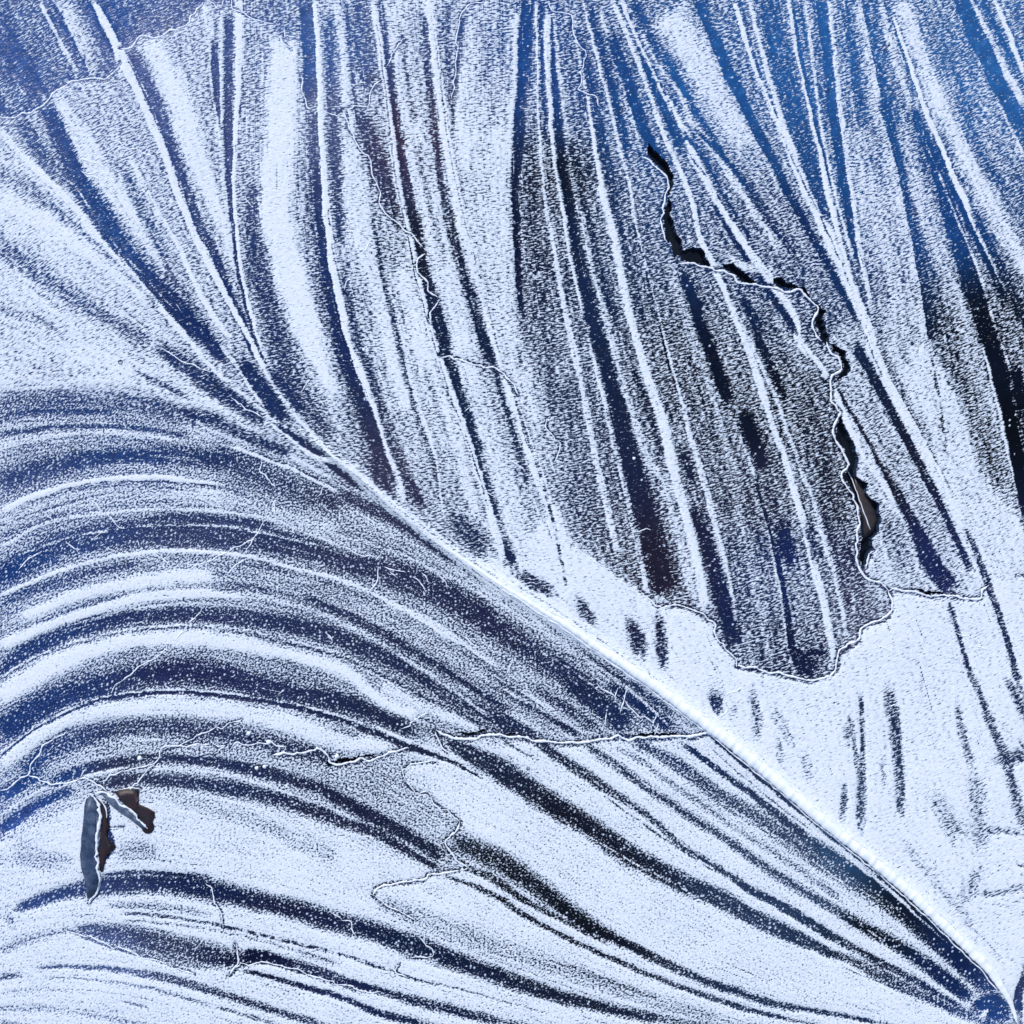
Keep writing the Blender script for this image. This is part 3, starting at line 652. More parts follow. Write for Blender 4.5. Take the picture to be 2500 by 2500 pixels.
class Field:
    """a grid over the ice in picture units (0..2500 is the photograph, y down)"""
    def __init__(s, x0, y0, n, m, step):
        s.x0, s.y0, s.n, s.m, s.step = x0, y0, n, m, step
        s.X = (x0 + np.arange(n) * step).astype(np.float32); s.Y = (y0 + np.arange(m) * step).astype(np.float32)
        s.shape = (m, n)
        o = (x0, y0)
        s.n1 = value_noise(s.shape, 9, 1, o, step) - .5; s.n2 = value_noise(s.shape, 31, 2, o, step) - .5
        s.n3 = value_noise(s.shape, 5, 3, o, step) - .5; s.n4 = value_noise(s.shape, 120, 4, o, step) - .5
        s.warp_x = (s.n1 * 3 + s.n2 * 5).astype(np.float32)
        s.warp_y = ((value_noise(s.shape, 9, 5, o, step) - .5) * 3 + (value_noise(s.shape, 31, 6, o, step) - .5) * 5).astype(np.float32)
    def polygon(s, P, warp=1.0):
        P = np.asarray(P)[:, :2]
        j0 = int(np.clip((P[:, 1].min() - 8 - s.y0) / s.step, 0, s.m)); j1 = int(np.clip((P[:, 1].max() + 8 - s.y0) / s.step + 1, 0, s.m))
        i0 = int(np.clip((P[:, 0].min() - 8 - s.x0) / s.step, 0, s.n)); i1 = int(np.clip((P[:, 0].max() + 8 - s.x0) / s.step + 1, 0, s.n))
        M = np.zeros(s.shape, bool)
        if j1 <= j0 or i1 <= i0: return M
        X = s.X[None, i0:i1] + warp * s.warp_x[j0:j1, i0:i1]; Y = s.Y[j0:j1, None] + warp * s.warp_y[j0:j1, i0:i1]
        IN = np.zeros(X.shape, bool)
        for (ax, ay), (bx, by) in zip(P, np.roll(P, -1, 0)):
            if ay == by: continue
            r0, r1 = sorted((ay, by))
            a = int(np.clip((r0 - 8 - s.y0) / s.step - j0, 0, j1 - j0)); b = int(np.clip((r1 + 8 - s.y0) / s.step + 1 - j0, 0, j1 - j0))
            if b <= a: continue
            yy = Y[a:b]; c = ((yy >= ay) != (yy >= by)) & (X[a:b] < ax + (yy - ay) * (bx - ax) / (by - ay))
            IN[a:b] ^= c
        M[j0:j1, i0:i1] = IN
        return M
    def stroke(s, R, reach, soft_edge=None):
        """signed distance to the path and its width there, inside a window"""
        rr = reach + 10
        i0 = int(np.clip((R[:, 0].min() - rr - s.x0) / s.step, 0, s.n)); i1 = int(np.clip((R[:, 0].max() + rr - s.x0) / s.step + 2, 0, s.n))
        j0 = int(np.clip((R[:, 1].min() - rr - s.y0) / s.step, 0, s.m)); j1 = int(np.clip((R[:, 1].max() + rr - s.y0) / s.step + 2, 0, s.m))
        if i1 <= i0 or j1 <= j0: return None
        D = np.full((j1 - j0, i1 - i0), 1e6, np.float32); Wd = np.ones_like(D); T = np.zeros_like(D)
        L = len(R) - 1
        for k in range(L):
            a, b = R[k], R[k + 1]
            w = max(a[2], b[2]) * .5 + 12 if R.shape[1] > 2 else rr
            w = min(max(w, 14), rr) if soft_edge is None else rr
            u0 = int(np.clip((min(a[0], b[0]) - w - s.x0) / s.step - i0, 0, i1 - i0)); u1 = int(np.clip((max(a[0], b[0]) + w - s.x0) / s.step + 2 - i0, 0, i1 - i0))
            v0 = int(np.clip((min(a[1], b[1]) - w - s.y0) / s.step - j0, 0, j1 - j0)); v1 = int(np.clip((max(a[1], b[1]) + w - s.y0) / s.step + 2 - j0, 0, j1 - j0))
            if u1 <= u0 or v1 <= v0: continue
            px = s.X[None, i0 + u0:i0 + u1] + .6 * s.warp_x[j0 + v0:j0 + v1, i0 + u0:i0 + u1] - a[0]
            py = s.Y[j0 + v0:j0 + v1, None] + .6 * s.warp_y[j0 + v0:j0 + v1, i0 + u0:i0 + u1] - a[1]
            dx, dy = b[0] - a[0], b[1] - a[1]; q = dx * dx + dy * dy + 1e-9
            traw = (px * dx + py * dy) / q
            t = np.clip(traw, 0, 1)
            ex = px - t * dx; ey = py - t * dy
            d = np.sqrt(ex * ex + ey * ey)
            if (k == 0): d = np.where(traw < 0, d * 1.0 + 0, d)
            sg = np.where(dx * py - dy * px >= 0, 1.0, -1.0)
            V = D[v0:v1, u0:u1]; less = d < np.abs(V)
            V[less] = (d * sg)[less]
            if R.shape[1] > 2: Wd[v0:v1, u0:u1][less] = (a[2] + (b[2] - a[2]) * t)[less]
            T[v0:v1, u0:u1][less] = ((k + t) / L)[less]
        return (slice(j0, j1), slice(i0, i1)), D, Wd, T
def flow_streaks(F, paths):
    """noise drawn out along the bands"""
    c = 20.0; nx = int((F.X[-1] - F.X[0]) / c) + 3; ny = int((F.Y[-1] - F.Y[0]) / c) + 3
    A = np.zeros((ny, nx)); B = np.zeros((ny, nx))
    for R in paths:
        d = np.diff(R[:, :2], axis=0); m = .5 * (R[1:, :2] + R[:-1, :2]); n = np.hypot(d[:, 0], d[:, 1]) + 1e-6
        ang = 2 * np.arctan2(d[:, 1], d[:, 0]); i = ((m[:, 0] - F.X[0]) / c).astype(int); j = ((m[:, 1] - F.Y[0]) / c).astype(int)
        ok = (i >= 0) & (j >= 0) & (i < nx) & (j < ny)
        np.add.at(A, (j[ok], i[ok]), np.cos(ang[ok])); np.add.at(B, (j[ok], i[ok]), np.sin(ang[ok]))
    A = sum(box_blur(A, r) * k for r, k in ((1, 1.), (3, .7), (8, .3), (25, .05))); B = sum(box_blur(B, r) * k for r, k in ((1, 1.), (3, .7), (8, .3), (25, .05)))
    th = .5 * np.arctan2(B, A + 1e-9)
    jx = np.clip(((F.X - F.X[0]) / c).astype(int), 0, nx - 1); jy = np.clip(((F.Y - F.Y[0]) / c).astype(int), 0, ny - 1)
    # smooth lookup of the direction
    cx = np.cos(2 * th)[np.ix_(jy, jx)]; sx = np.sin(2 * th)[np.ix_(jy, jx)]
    r = max(1, int(c / F.step)); cx = box_blur(cx.astype(np.float32), r); sx = box_blur(sx.astype(np.float32), r)
    th = .5 * np.arctan2(sx, cx); vx = np.cos(th); vy = np.sin(th)
    rng = np.random.RandomState(11); W = rng.rand(*F.shape).astype(np.float32) - .5
    W2 = rng.randn(*F.shape).astype(np.float32); out2 = np.zeros(F.shape, np.float32)
    I, J = np.meshgrid(np.arange(F.n, dtype=np.float32), np.arange(F.m, dtype=np.float32)); out = np.zeros(F.shape, np.float32)
    for sgn in (1, -1):
        x = I.copy(); y = J.copy(); px = vx * sgn; py = vy * sgn
        for k in range(40):
            xi = np.clip(x + .5, 0, F.n - 1).astype(np.int32); yi = np.clip(y + .5, 0, F.m - 1).astype(np.int32)
            out += W[yi, xi] * max(0, 1 - k / 22); out2 += W2[yi, xi] * (1 - k / 40)
            ux = vx[yi, xi]; uy = vy[yi, xi]; f = np.where(ux * px + uy * py < 0, -1, 1); px = ux * f; py = uy * f
            x += px; y += py
    return out / out.std(), out2 / out2.std()
def paint(F):
    """frost coverage and the number of the band each point belongs to"""
    D = np.full(F.shape, .8, np.float32); lab = np.full(F.shape, -1, np.int32)
    for l in lines(REGIONS):
        m = F.polygon(parse_points(l[2:])).astype(np.float32)
        r = int(float(l[1]) / F.step / 2)
        m = box_blur(m, r)
        D += (float(l[0]) - D) * m
    info = []; paths = []
    for k, l in enumerate(lines(STROKES)):
        val = float(l[0]); prof = l[1]
        R = extend_path(smooth_path(parse_points(l[2:])))
        paths.append(R); one = prof[0] in 'lr'
        reach = R[:, 2].max() * (1.0 if one else .5) + 4
        info.append((val, float(np.median(R[:, 2]))))
        res = F.stroke(R, reach, soft_edge=True if one else None)
        if res is None: continue
        sl, d, w, t = res
        rag = F.n3[sl] * 3.2 + F.n1[sl] * 2.5
        if one:
            sd = d if prof[0] == 'l' else -d            # traveller going down: positive is picture left
            sd = sd + rag
            a = np.where(sd >= -.6, 1 - sstep(0, 1, sd / w), 0) * (np.abs(d) < 1e5)
            a = a * (1 + .5 * F.n2[sl])
        else:
            soft = float(prof[1:]); hw = w * .5 * (1.18 if val < .45 else 1.0) * (1 + .25 * F.n2[sl] + .2 * F.n4[sl])
            dd = np.abs(d) + rag * np.minimum(1, w / 14)
            band = np.maximum(hw * soft, F.step * .55)
            a = 1 - sstep(0, 1, (dd - (hw - band)) / (band * (1.35 if soft > .5 else 1.0)))
            a = np.where(np.abs(d) > 1e5, 0, a)
            if soft >= .85: a = a * .85
        # thin lines break up into dashes
        if np.median(R[:, 2]) < 9: a = a * np.clip(.75 + 1.6 * F.n1[sl] + .9 * F.n2[sl], 0, 1)
        endfade = np.minimum(1, np.minimum(t, 1 - t) * (len(R) - 1) * 9 / 26 + .15)
        a = np.clip(a * endfade, 0, 1)
        Ds = D[sl]; Ds += (val - Ds) * a
        # the low lanes keep some frost streaks along their length
        hit = a > .5; lab[sl][hit] = k
    keepblack = sstep(.03, .10, D)
    if F.step < 8: st, st2 = flow_streaks(F, paths)
    else: st, st2 = F.n1 * 3, F.n1 * 0
    D += (F.n4 * .10 + F.n2 * .09 + st * .075) * (4 * D * (1 - D) + .10)
    fil = st2
    D += (.93 - D) * sstep(1.7, 2.6, fil) * .75 * (D < .93) * keepblack
    D += (.12 - D) * sstep(2.0, 2.9, -fil) * .6
    D = np.clip(D, 0, 1); D = D ** (1.0 + .32 * sstep(1.0, .75, D))
    D = np.maximum(D, .055 * keepblack); D = np.minimum(D, .975)
    return np.clip(D, .003, .996), lab, info
# ------------------------------------------------------------------ materials
def lin(c):
    c = np.asarray(c, float) / 255.0
    return np.where(c <= .04045, c / 12.92, ((c + .055) / 1.055) ** 2.4)
class Nodes:
    def __init__(s, name):
        s.mat = bpy.data.materials.new(name); s.mat.use_nodes = True; s.nt = s.mat.node_tree; s.nt.nodes.clear()
        s.out = s.nt.nodes.new('ShaderNodeOutputMaterial'); s.bsdf = s.nt.nodes.new('ShaderNodeBsdfPrincipled')
        s.nt.links.new(s.bsdf.outputs[0], s.out.inputs[0])
    def link(s, a, b): s.nt.links.new(a, b)
    def put(s, socket, v):
        if hasattr(v, 'is_output') or isinstance(v, bpy.types.NodeSocket): s.link(v, socket)
        else: socket.default_value = v
    def math(s, op, a, b=0.0, c=None, clamp=False):
        n = s.nt.nodes.new('ShaderNodeMath'); n.operation = op; n.use_clamp = clamp
        s.put(n.inputs[0], a); s.put(n.inputs[1], b)
        if c is not None: s.put(n.inputs[2], c)
        return n.outputs[0]
    def attr(s, name):
        n = s.nt.nodes.new('ShaderNodeAttribute'); n.attribute_name = name; return n.outputs['Vector']
    def split(s, v):
        n = s.nt.nodes.new('ShaderNodeSeparateXYZ'); s.link(v, n.inputs[0]); return n.outputs
    def noise(s, vec, scale, detail=2.0, rough=.5):
        n = s.nt.nodes.new('ShaderNodeTexNoise'); s.link(vec, n.inputs['Vector'])
        n.inputs['Scale'].default_value = scale; n.inputs['Detail'].default_value = detail; n.inputs['Roughness'].default_value = rough
        return n.outputs[0]
    def voronoi(s, vec, scale):
        n = s.nt.nodes.new('ShaderNodeTexVoronoi'); s.link(vec, n.inputs['Vector']); n.inputs['Scale'].default_value = scale
        return n.outputs
    def vmul(s, vec, k):
        n = s.nt.nodes.new('ShaderNodeVectorMath'); n.operation = 'MULTIPLY'; s.link(vec, n.inputs[0]); n.inputs[1].default_value = k
        return n.outputs[0]
    def smooth(s, x, a, b):
        n = s.nt.nodes.new('ShaderNodeMapRange'); n.interpolation_type = 'SMOOTHSTEP'
        s.put(n.inputs[0], x); s.put(n.inputs[1], a); s.put(n.inputs[2], b); return n.outputs[0]
    def mix(s, f, a, b):
        n = s.nt.nodes.new('ShaderNodeMix'); n.data_type = 'RGBA'
        s.put(n.inputs[0], f); s.put(n.inputs[6], a if isinstance(a, bpy.types.NodeSocket) else (*a, 1)); s.put(n.inputs[7], b if isinstance(b, bpy.types.NodeSocket) else (*b, 1))
        return n.outputs[2]
    def fmix(s, f, a, b):
        n = s.nt.nodes.new('ShaderNodeMix'); n.data_type = 'FLOAT'
        s.put(n.inputs[0], f); s.put(n.inputs[2], a); s.put(n.inputs[3], b); return n.outputs[0]
    def bump(s, h, strength, dist):
        n = s.nt.nodes.new('ShaderNodeBump'); s.link(h, n.inputs['Height']); n.inputs['Strength'].default_value = strength; n.inputs['Distance'].default_value = dist
        s.link(n.outputs[0], s.bsdf.inputs['Normal'])
    def coords(s):
        n = s.nt.nodes.new('ShaderNodeNewGeometry'); return n.outputs['Position']
    def set(s, k, v): s.put(s.bsdf.inputs[k], v)
def ice_material():
    """clear dark ice with rime crystals on it; how densely they sit is set for every spot, thinner along cracks to paint their shadow and gap"""
    m = Nodes('frosted_ice')
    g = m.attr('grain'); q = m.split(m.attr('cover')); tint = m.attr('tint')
    thr, rung, dots = q[0], q[1], q[2]
    streak = m.noise(m.vmul(g, (.36, 1, 1)), 25.0, 2.0, .6)
    iso = m.noise(m.vmul(g, (.8, 1, 1)), 23.0, 2.0, .6)
    n = m.fmix(rung, iso, streak)
    T = m.math('MULTIPLY_ADD', thr, SIGMA, .5)
    frost = m.smooth(n, m.math('SUBTRACT', T, .05), m.math('ADD', T, .05))
    vo = m.voronoi(g, 9.0)
    pick = m.split(vo['Color'])[0]
    dot = m.math('MULTIPLY', m.smooth(vo['Distance'], .30, .17), m.math('LESS_THAN', pick, dots))
    white = m.math('MAXIMUM', frost, dot)
    fine = m.noise(g, 34.0, 2.0, .6)
    depth = m.smooth(m.math('SUBTRACT', n, T), .0, .22)
    shade = m.math('MULTIPLY_ADD', depth, .65, m.math('MULTIPLY', fine, .5), clamp=True)
    fc = m.mix(shade, FROST_LO, FROST_HI)
    big = m.noise(g, .9, 4, .6)
    litter = m.smooth(m.noise(g, 2.6, 4, .65), .56, .72)
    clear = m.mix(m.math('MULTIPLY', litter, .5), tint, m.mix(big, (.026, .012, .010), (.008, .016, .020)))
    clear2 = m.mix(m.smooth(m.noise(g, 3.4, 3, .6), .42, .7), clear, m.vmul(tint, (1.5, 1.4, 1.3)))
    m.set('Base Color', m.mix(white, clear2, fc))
    m.set('Roughness', m.fmix(white, .22, .75))
    m.set('IOR', 1.31)
    m.bump(m.math('MULTIPLY_ADD', white, .8, m.math('MULTIPLY', n, .7)), .55, .0012)
    return m.mat
SIGMA = .105
FROST_LO, FROST_HI = (.46, .56, .72), (.84, .86, .88)
def plain(name, col, rough=.6, col2=None, scale=200.0, bump=.3, dist=.001):
    m = Nodes(name); p = m.coords(); n = m.noise(p, scale, 4, .6)
    m.set('Base Color', m.mix(m.smooth(n, .35, .65), col, col2 or [c * .75 for c in col])); m.set('Roughness', rough)
    m.bump(n, bump, dist); return m.mat
ICE = ice_material()
RIM = plain('rime_on_crack', (.88, .90, .95), .55, (.78, .83, .93), 900)
CREST = plain('smooth_white_ice', (.95, .96, .98), .35, (.88, .92, .97), 120, .15)
WALL = plain('broken_ice_edge', (.03, .06, .13), .2, (.05, .09, .18), 300)
WATER = plain('dark_water', (.0035, .006, .014), .08, (.006, .008, .012), 14, .02)
LEAF_BLUE = plain('frosted_leaf', (.075, .11, .18), .5, (.015, .035, .09), 90, .4)
LEAF_GREY = plain('grey_leaf', (.12, .16, .23), .5, (.045, .07, .13), 120, .4)
LEAF_RED = plain('dark_red_leaf', (.010, .009, .014), .5, (.030, .008, .012), 110, .4)
LEAF_BROWN = plain('sunken_leaf', (.05, .04, .04), .5, (.018, .018, .028), 60, .4)
BUBBLE = plain('frozen_bubble', (.93, .94, .97), .3, (.85, .9, .97), 300, .1)
# ------------------------------------------------------------------ helpers
def plan(p, z=0.0): return ((p[0] - 1250) * S, -(p[1] - 1250) * S, z)
def link(name, me, parent=None, mats=()):
    o = bpy.data.objects.new(name, me); COL.objects.link(o)
    if me is not None:
        for q in mats: me.materials.append(q)
    if parent is not None: o.parent = parent
    return o
def raw_mesh(name, co, quads, normals=None, attrs=None):
    me = bpy.data.meshes.new(name)
    me.vertices.add(len(co)); me.vertices.foreach_set('co', np.ascontiguousarray(co, np.float32).ravel())
    k = quads.shape[1]
    me.loops.add(quads.size); me.loops.foreach_set('vertex_index', np.ascontiguousarray(quads, np.int32).ravel())
    me.polygons.add(len(quads)); me.polygons.foreach_set('loop_start', np.arange(len(quads), dtype=np.int32) * k)
    me.polygons.foreach_set('use_smooth', np.ones(len(quads), bool))
    me.update(calc_edges=True)
    for nm, v in (attrs or {}).items():
        a = me.attributes.new(nm, 'FLOAT_VECTOR', 'POINT'); a.data.foreach_set('vector', np.ascontiguousarray(v, np.float32).ravel())
    if normals is not None: me.normals_split_custom_set_from_vertices(np.ascontiguousarray(normals, np.float32))
    return me
def thing(name, label, cat, loc=(0, 0, 0), group=None):
    o = link(name, None); o.location = loc; o['label'] = label; o['category'] = cat; o.empty_display_size = .02
    if group: o['group'] = group
    return o
# ------------------------------------------------------------------ the frost field
REFLECTION_TINTS = np.array([[float(v) for v in t.split(',')] for t in REFLECTION_TINT_TEXT.split()])  # blue sky and dark reflections, as colours painted into the clear ice
def reflection_tint_field(F):
    """base colour of the clear ice, with blue sky and dark reflections painted into it"""
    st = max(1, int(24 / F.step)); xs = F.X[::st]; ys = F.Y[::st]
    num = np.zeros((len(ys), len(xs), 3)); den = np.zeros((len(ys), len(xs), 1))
    for x, y, r, g, b in REFLECTION_TINTS:
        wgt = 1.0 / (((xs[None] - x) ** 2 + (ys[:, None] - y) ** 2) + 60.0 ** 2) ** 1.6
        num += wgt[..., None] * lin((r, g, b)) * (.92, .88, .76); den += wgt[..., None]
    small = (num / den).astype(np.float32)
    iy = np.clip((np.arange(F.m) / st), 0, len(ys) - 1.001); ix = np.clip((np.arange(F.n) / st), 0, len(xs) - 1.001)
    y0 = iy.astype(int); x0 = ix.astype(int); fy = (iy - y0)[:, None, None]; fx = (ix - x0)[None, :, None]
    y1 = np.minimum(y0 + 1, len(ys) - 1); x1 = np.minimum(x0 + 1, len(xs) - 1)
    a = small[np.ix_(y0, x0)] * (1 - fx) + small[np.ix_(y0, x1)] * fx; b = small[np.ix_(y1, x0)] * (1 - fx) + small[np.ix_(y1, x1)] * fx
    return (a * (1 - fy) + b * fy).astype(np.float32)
RIDGE = parse_points('D 1700,520,30 E 0,690,50 150,812,60 300,942,70 500,1098,80 700,1243,90 900,1378,96 1100,1503,100 1300,1628,104 1500,1768,110 1750,1935,110 I 200,287,110 500,530,110 800,787,108 1100,1028,104 1350,1250,100 1560,1450,90 1700,1590,80 1800,1720,66 1860,1830,50 1895,1930,40'.split())
def make_field(x0, y0, n, m, step):
    F = Field(x0, y0, n, m, step); F.D, F.lab, F.info = paint(F)
    F.tint = reflection_tint_field(F)
    for l in lines(CRACKS):                      # dark line of crack shadow and gap, painted as thin frost
        R = smooth_path([p + [float(l[0]) * 2.6] for p in parse_points(l[1:])])
        r = F.stroke(R, R[:, 2].max())
        if r is None: continue
        sl, d, wd, t = r; a = (1 - sstep(.35, .75, np.abs(d) / wd)) * .75
        F.D[sl] += (.12 - F.D[sl]) * a
    X, Y = np.meshgrid(F.X, F.Y)
    b2 = box_blur(F.D, max(1, int(3 / step))); b3 = box_blur(F.D, max(1, int(14 / step)))
    F.Z = .0012 * b2 + .0016 * b3 + .0012 * F.n4 + .0003 * F.n1
    r = F.stroke(smooth_path(RIDGE), 130, soft_edge=True)
    if r is not None:
        sl, d, wd, t = r; F.Z[sl] += .0055 * np.exp(-(d / (wd * .42)) ** 2) * (np.abs(d) < 1e5)
    # rungs of the rime lie across the bands: their slope over the picture
    kx = np.array([-3000, 0, 500, 950, 1500, 2400, 6000.]); ks = np.array([.55, .55, .30, .06, .2, .42, .42])
    xs = np.arange(-3000, 6000, 10.0); integ = np.cumsum(np.interp(xs, kx, ks)) * 10
    F.G = np.stack([X / 100, (Y + np.interp(F.X, xs, integ)[None]) / 100, np.zeros_like(X)], -1).astype(np.float32)
    low = F.polygon(parse_points(lines(PLATES)[0][1:]), 0).astype(np.float32)
    low = box_blur(low, max(1, int(30 / step)))
    T = -np.log(F.D / (1 - F.D)) / 1.702
    dots = (.10 + .55 * low) * (1 - sstep(.25, .6, F.D))
    F.cover = np.stack([T, 1 - low, dots], -1).astype(np.float32)
    gy, gx = np.gradient(F.Z, step * S)
    N = np.stack([-gx, gy, np.ones_like(gx)], -1); F.N = (N / np.linalg.norm(N, axis=-1, keepdims=True)).astype(np.float32)
    F.P = np.stack([(X - 1250) * S, -(Y - 1250) * S, F.Z], -1).astype(np.float32)
    return F
STEP = 2.4
NX = int(2540 / STEP) + 1
F = make_field(-20, -20, NX, NX, STEP)
plate_names = []
plate = np.zeros(F.shape, np.int32)
for l in lines(PLATES):
    plate_names.append(l[0]); plate[F.polygon(parse_points(l[1:]), .5)] = len(plate_names)
hole = np.zeros(F.shape, bool)
for l in lines(OPENINGS): hole |= F.polygon(parse_points(l), 2.2)
# ------------------------------------------------------------------ the setting: dark water and the ice beyond the picture
def sheet(name, x0, x1, y0, y1, z, mat):
    me = raw_mesh(name, np.array([plan((x0, y1), z), plan((x1, y1), z), plan((x1, y0), z), plan((x0, y0), z)]), np.array([[0, 1, 2, 3]]))
    o = link(name, me, None, (mat,)); o['kind'] = 'structure'; return o
sheet('water', -6000, 8500, -6000, 8500, -.016, WATER)
OST = 20.0; ON = int(6000 / OST) + 1
O = make_field(-1750, -1750, ON, ON, OST)
def face_grid(n, m):
    i = np.arange(m - 1)[:, None] * n + np.arange(n - 1)[None]
    return np.stack([i + n, i + n + 1, i + 1, i], -1)
fq = face_grid(ON, ON); cx = (O.X[:-1] + OST / 2)[None]; cy = (O.Y[:-1] + OST / 2)[:, None]
out = ~((cx > 5) & (cx < 2495) & (cy > 5) & (cy < 2495))
q = fq[out]; u, inv = np.unique(q, return_inverse=True)
co = O.P.reshape(-1, 3)[u].copy(); co[:, 2] -= .0025
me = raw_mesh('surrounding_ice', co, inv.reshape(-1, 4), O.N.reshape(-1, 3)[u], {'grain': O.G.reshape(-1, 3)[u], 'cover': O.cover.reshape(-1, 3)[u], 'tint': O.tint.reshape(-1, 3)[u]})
o = link('surrounding_ice', me, None, (ICE,)); o['kind'] = 'structure'
# ------------------------------------------------------------------ ice plates, split into their bands
LABELS = {
 'right': ('frost streaked ice plate fanning out over the top right corner', (2200, 600)),
 'feather': ('ice plate of dark arching bands left of the white ridge, above the horizontal crack', (500, 1350)),
 'bottom': ('whitest curved ice plate filling the bottom left, under the horizontal crack', (800, 2150)),
 'leftfan': ('frosted ice plate on the left whose ribs sweep down into the white ridge', (450, 600)),
 'strip': ('long pale ice plate between the scalloped crack and the darkest wedge', (1150, 700)),
 'wedge': ('darkest wedge of striped ice with a ragged open crack on its right side', (1700, 1000)),
 'white': ('smooth white ice plate right of the ridge, below the dark wedge', (2150, 1900)),
 'corner': ('clear blue ice piece in the top left corner beyond the wavy crack', (180, 120)),
}
roots = {}
for nm, (lb, c) in LABELS.items():
    roots[nm] = thing('ice_plate', lb, 'ice plate', plan(c), 'ice plates of the frozen pool')
order = ['right'] + plate_names
quads = face_grid(F.n, F.m)
fl = F.lab[:-1, :-1]; fp = plate[:-1, :-1]
fh = hole[:-1, :-1] | hole[1:, :-1] | hole[:-1, 1:] | hole[1:, 1:]
fh = hole[:-1, :-1] & hole[1:, 1:]
NB = len(F.info) + 1
key = fp * NB + (fl + 1)
# scraps of a band too small to see join the plain surface
cnt = np.bincount(key[~fh].ravel(), minlength=len(order) * NB)
key = np.where(cnt[key] < 60, fp * NB, key)
keep = ~fh
kf = key[keep]; qf = quads[keep]; srt = np.argsort(kf, kind='stable'); kf = kf[srt]; qf = qf[srt]
bounds = np.flatnonzero(np.diff(kf)) + 1
Pf, Nf, Gf, Cf, Tf = (a.reshape(-1, 3) for a in (F.P, F.N, F.G, F.cover, F.tint))
for blk, k in zip(np.split(qf, bounds), kf[np.concatenate([[0], bounds])]):
    pn = order[k // NB]; b = k % NB - 1; root = roots[pn]
    if b < 0: nm = 'ice_surface'
    else:
        val, wd = F.info[b]
        nm = 'clear_lane' if val < .5 else ('frost_band' if wd > 18 else 'frost_rib')
    u, inv = np.unique(blk, return_inverse=True)
    co = Pf[u] - np.array(root.location, np.float32)
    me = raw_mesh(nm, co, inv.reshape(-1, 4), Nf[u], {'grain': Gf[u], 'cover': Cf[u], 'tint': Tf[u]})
    link(nm, me, root, (ICE,))
# walls of the broken edges round the open cracks
def walls():
    per = {k: ([], []) for k in order}
    V = F.P
    def add(j0, i0, j1, i1, p):
        vs, fs = per[p]; b = len(vs); a, c = V[j0, i0], V[j1, i1]
        vs += [a, c, (c[0], c[1], c[2] - .02), (a[0], a[1], a[2] - .02)]; fs.append((b, b + 1, b + 2, b + 3))
    js, is_ = np.nonzero(fh[:, :-1] != fh[:, 1:])
    for j, i in zip(js, is_): add(j, i + 1, j + 1, i + 1, order[fp[j, i] if not fh[j, i] else fp[j, i + 1]])
    js, is_ = np.nonzero(fh[:-1] != fh[1:])
    for j, i in zip(js, is_): add(j + 1, i, j + 1, i + 1, order[fp[j, i] if not fh[j, i] else fp[j + 1, i]])
    for p, (vs, fs) in per.items():
        if not fs: continue
        root = roots[p]
        me = raw_mesh('broken_edge', np.array(vs) - np.array(root.location), np.array(fs)); link('broken_edge', me, root, (WALL,))
walls()
def height(p):
    i = int(np.clip(round((p[0] - F.x0) / STEP), 0, F.n - 1)); j = int(np.clip(round((p[1] - F.y0) / STEP), 0, F.m - 1))
    return F.Z[j, i], order[plate[j, i]]
RNG = np.random.RandomState(7)
def rope(P, width, lift=.0, flat=.7, sides=7, seed=0, jitter=1.0):
    """a raised line of ice: rounded section, uneven width and course"""
    R = smooth_path(P, 5.0); n = len(R); rs = np.random.RandomState(seed)
    d = np.gradient(R[:, :2], axis=0); d /= np.linalg.norm(d, axis=1, keepdims=True) + 1e-9
    nor = np.stack([-d[:, 1], d[:, 0]], 1)
    wob = np.convolve(rs.randn(n + 8), np.ones(3) / 3, 'same')[4:4 + n] * jitter + np.convolve(rs.randn(n + 20), np.ones(9) / 9, 'same')[10:10 + n] * jitter * 1.6
    kn = np.arange(0, n + 4, 3) + rs.randint(-1, 2, len(np.arange(0, n + 4, 3)))
    wob += np.interp(np.arange(n), np.sort(kn), rs.randn(len(kn)) * 2.4 * jitter)
    ctr = R[:, :2] + nor * wob[:, None]
    wd = (R[:, 2] if R.shape[1] > 2 else np.full(n, float(width))) * (1 + .3 * np.clip(rs.randn(n), -1.5, 1.5) * min(1, jitter))
    wd *= np.minimum(1, np.minimum(np.arange(n), np.arange(n)[::-1]) / 3 + .25)
    ang = np.linspace(-.15 * math.pi, 1.15 * math.pi, sides); co = []
    for k in range(n):
        z = height(ctr[k])[0]
        for a in ang:
            off = math.cos(a) * wd[k] / 2; q = ctr[k] + nor[k] * off
            co.append(plan(q, z + lift + math.sin(a) * wd[k] / 2 * S * flat))
    idx = np.arange(n - 1)[:, None] * sides + np.arange(sides - 1)[None]
    fs = np.stack([idx, idx + 1, idx + sides + 1, idx + sides], -1).reshape(-1, 4)
    return np.array(co), fs
for k, l in enumerate(lines(CRACKS)):
    P = parse_points(l[1:]); co, fs = rope(P, float(l[0]), seed=k)
    root = roots[height(P[len(P) // 2])[1]]
    link('crack_rim', raw_mesh('crack_rim', co - np.array(root.location), fs), root, (RIM,))
for k, l in enumerate(lines(HAIR)):
    P = parse_points(l); co, fs = rope(P, 3.2, seed=500 + k, sides=5)
    root = roots[height(P[len(P) // 2])[1]]
    link('hairline_crack', raw_mesh('hairline_crack', co - np.array(root.location), fs), root, (RIM,))
